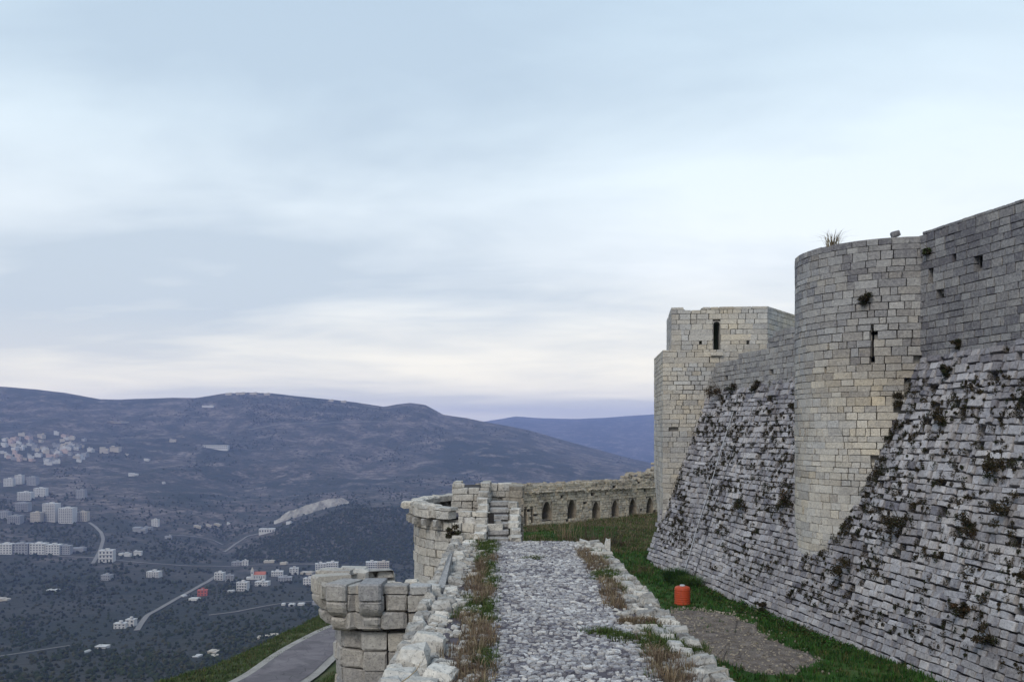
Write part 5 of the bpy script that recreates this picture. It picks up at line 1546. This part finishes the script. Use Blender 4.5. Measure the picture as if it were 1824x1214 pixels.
# church
cq = ground_at(463, 1031); m_ = cq[1] / FPX
ch = thing('church', 'white church with red tiled roof and pointed bell tower', 'church', tuple(cq)); ch.rotation_euler = (0, 0, 0.08)
def cpart(nm, V, F, mat, par=None):
    o = bpy.data.objects.new(nm, new_mesh(nm, V, F)); o.data.materials.append(mat); o.parent = par or ch; o.color = (0, 0, 0, 1); col.objects.link(o); return o
L_, D_, H_ = 20 * m_, 11 * m_, 9 * m_
V, F = box_vf(-L_ / 2, L_ / 2, -D_ / 2, D_ / 2, -6, H_); cpart('nave', V, F, M['w_white'])
V = [(-L_ / 2 - .4, -D_ / 2 - .6, H_ + .01), (L_ / 2 + .4, -D_ / 2 - .6, H_ + .01), (L_ / 2 + .4, D_ / 2 + .6, H_ + .01), (-L_ / 2 - .4, D_ / 2 + .6, H_ + .01), (-L_ / 2 - .4, 0, H_ + 5 * m_), (L_ / 2 + .4, 0, H_ + 5 * m_)]
cpart('roof', V, [(0, 1, 5, 4), (2, 3, 4, 5), (0, 4, 3), (1, 2, 5), (0, 3, 2, 1)], M['tile'])
tx, tw_ = -L_ / 2 - 2.4 * m_, 2.4 * m_
V, F = box_vf(tx - tw_, tx + tw_, -D_ / 2 - 1, -D_ / 2 - 1 + 2 * tw_, -6, 16 * m_); tb = cpart('bell_tower', V, F, M['w_white'])
cy_ = -D_ / 2 - 1 + tw_
V = [(tx - tw_ - .3, cy_ - tw_ - .3, 16 * m_ + .01), (tx + tw_ + .3, cy_ - tw_ - .3, 16 * m_ + .01), (tx + tw_ + .3, cy_ + tw_ + .3, 16 * m_ + .01), (tx - tw_ - .3, cy_ + tw_ + .3, 16 * m_ + .01), (tx, cy_, 23 * m_)]
cpart('spire', V, [(0, 1, 4), (1, 2, 4), (2, 3, 4), (3, 0, 4), (0, 3, 2, 1)], M['w_cream'], tb)
for k in range(5):
    V, F = box_vf(-L_ / 2 + L_ * (k + .35) / 5, -L_ / 2 + L_ * (k + .65) / 5, -D_ / 2 - .15, -D_ / 2 + .1, H_ * .3, H_ * .75); cpart('window', V, F, M['pane'])
V, F = box_vf(tx - tw_ * .4, tx + tw_ * .4, -D_ / 2 - 1.15, -D_ / 2 - .9, 11 * m_, 14 * m_); cpart('belfry_opening', V, F, M['pane'], tb)
V, F = box_vf(-L_ / 2 - 13 * m_, -L_ / 2 - 5.2 * m_, -D_ / 2, D_ / 2, -6, 4.5 * m_); cpart('side_hall', V, F, M['w_white'])

# ------------------------------------------------------------------ haze
hz, nt, b = mat_new('valley_haze'); nt.nodes.remove(b)
pv = nt.nodes.new('ShaderNodeVolumePrincipled')
pv.inputs['Color'].default_value = (0.45, 0.55, 1.0, 1)
pv.inputs['Density'].default_value = 0.95e-4
pv.inputs['Anisotropy'].default_value = 0.0
nt.links.new(pv.outputs[0], [n for n in nt.nodes if n.type == 'OUTPUT_MATERIAL'][0].inputs['Volume'])
V, F = box_vf(-22000, 22000, -600, 13500, -330, 300)
link('haze', new_mesh('haze', V, F), hz, kind='stuff')
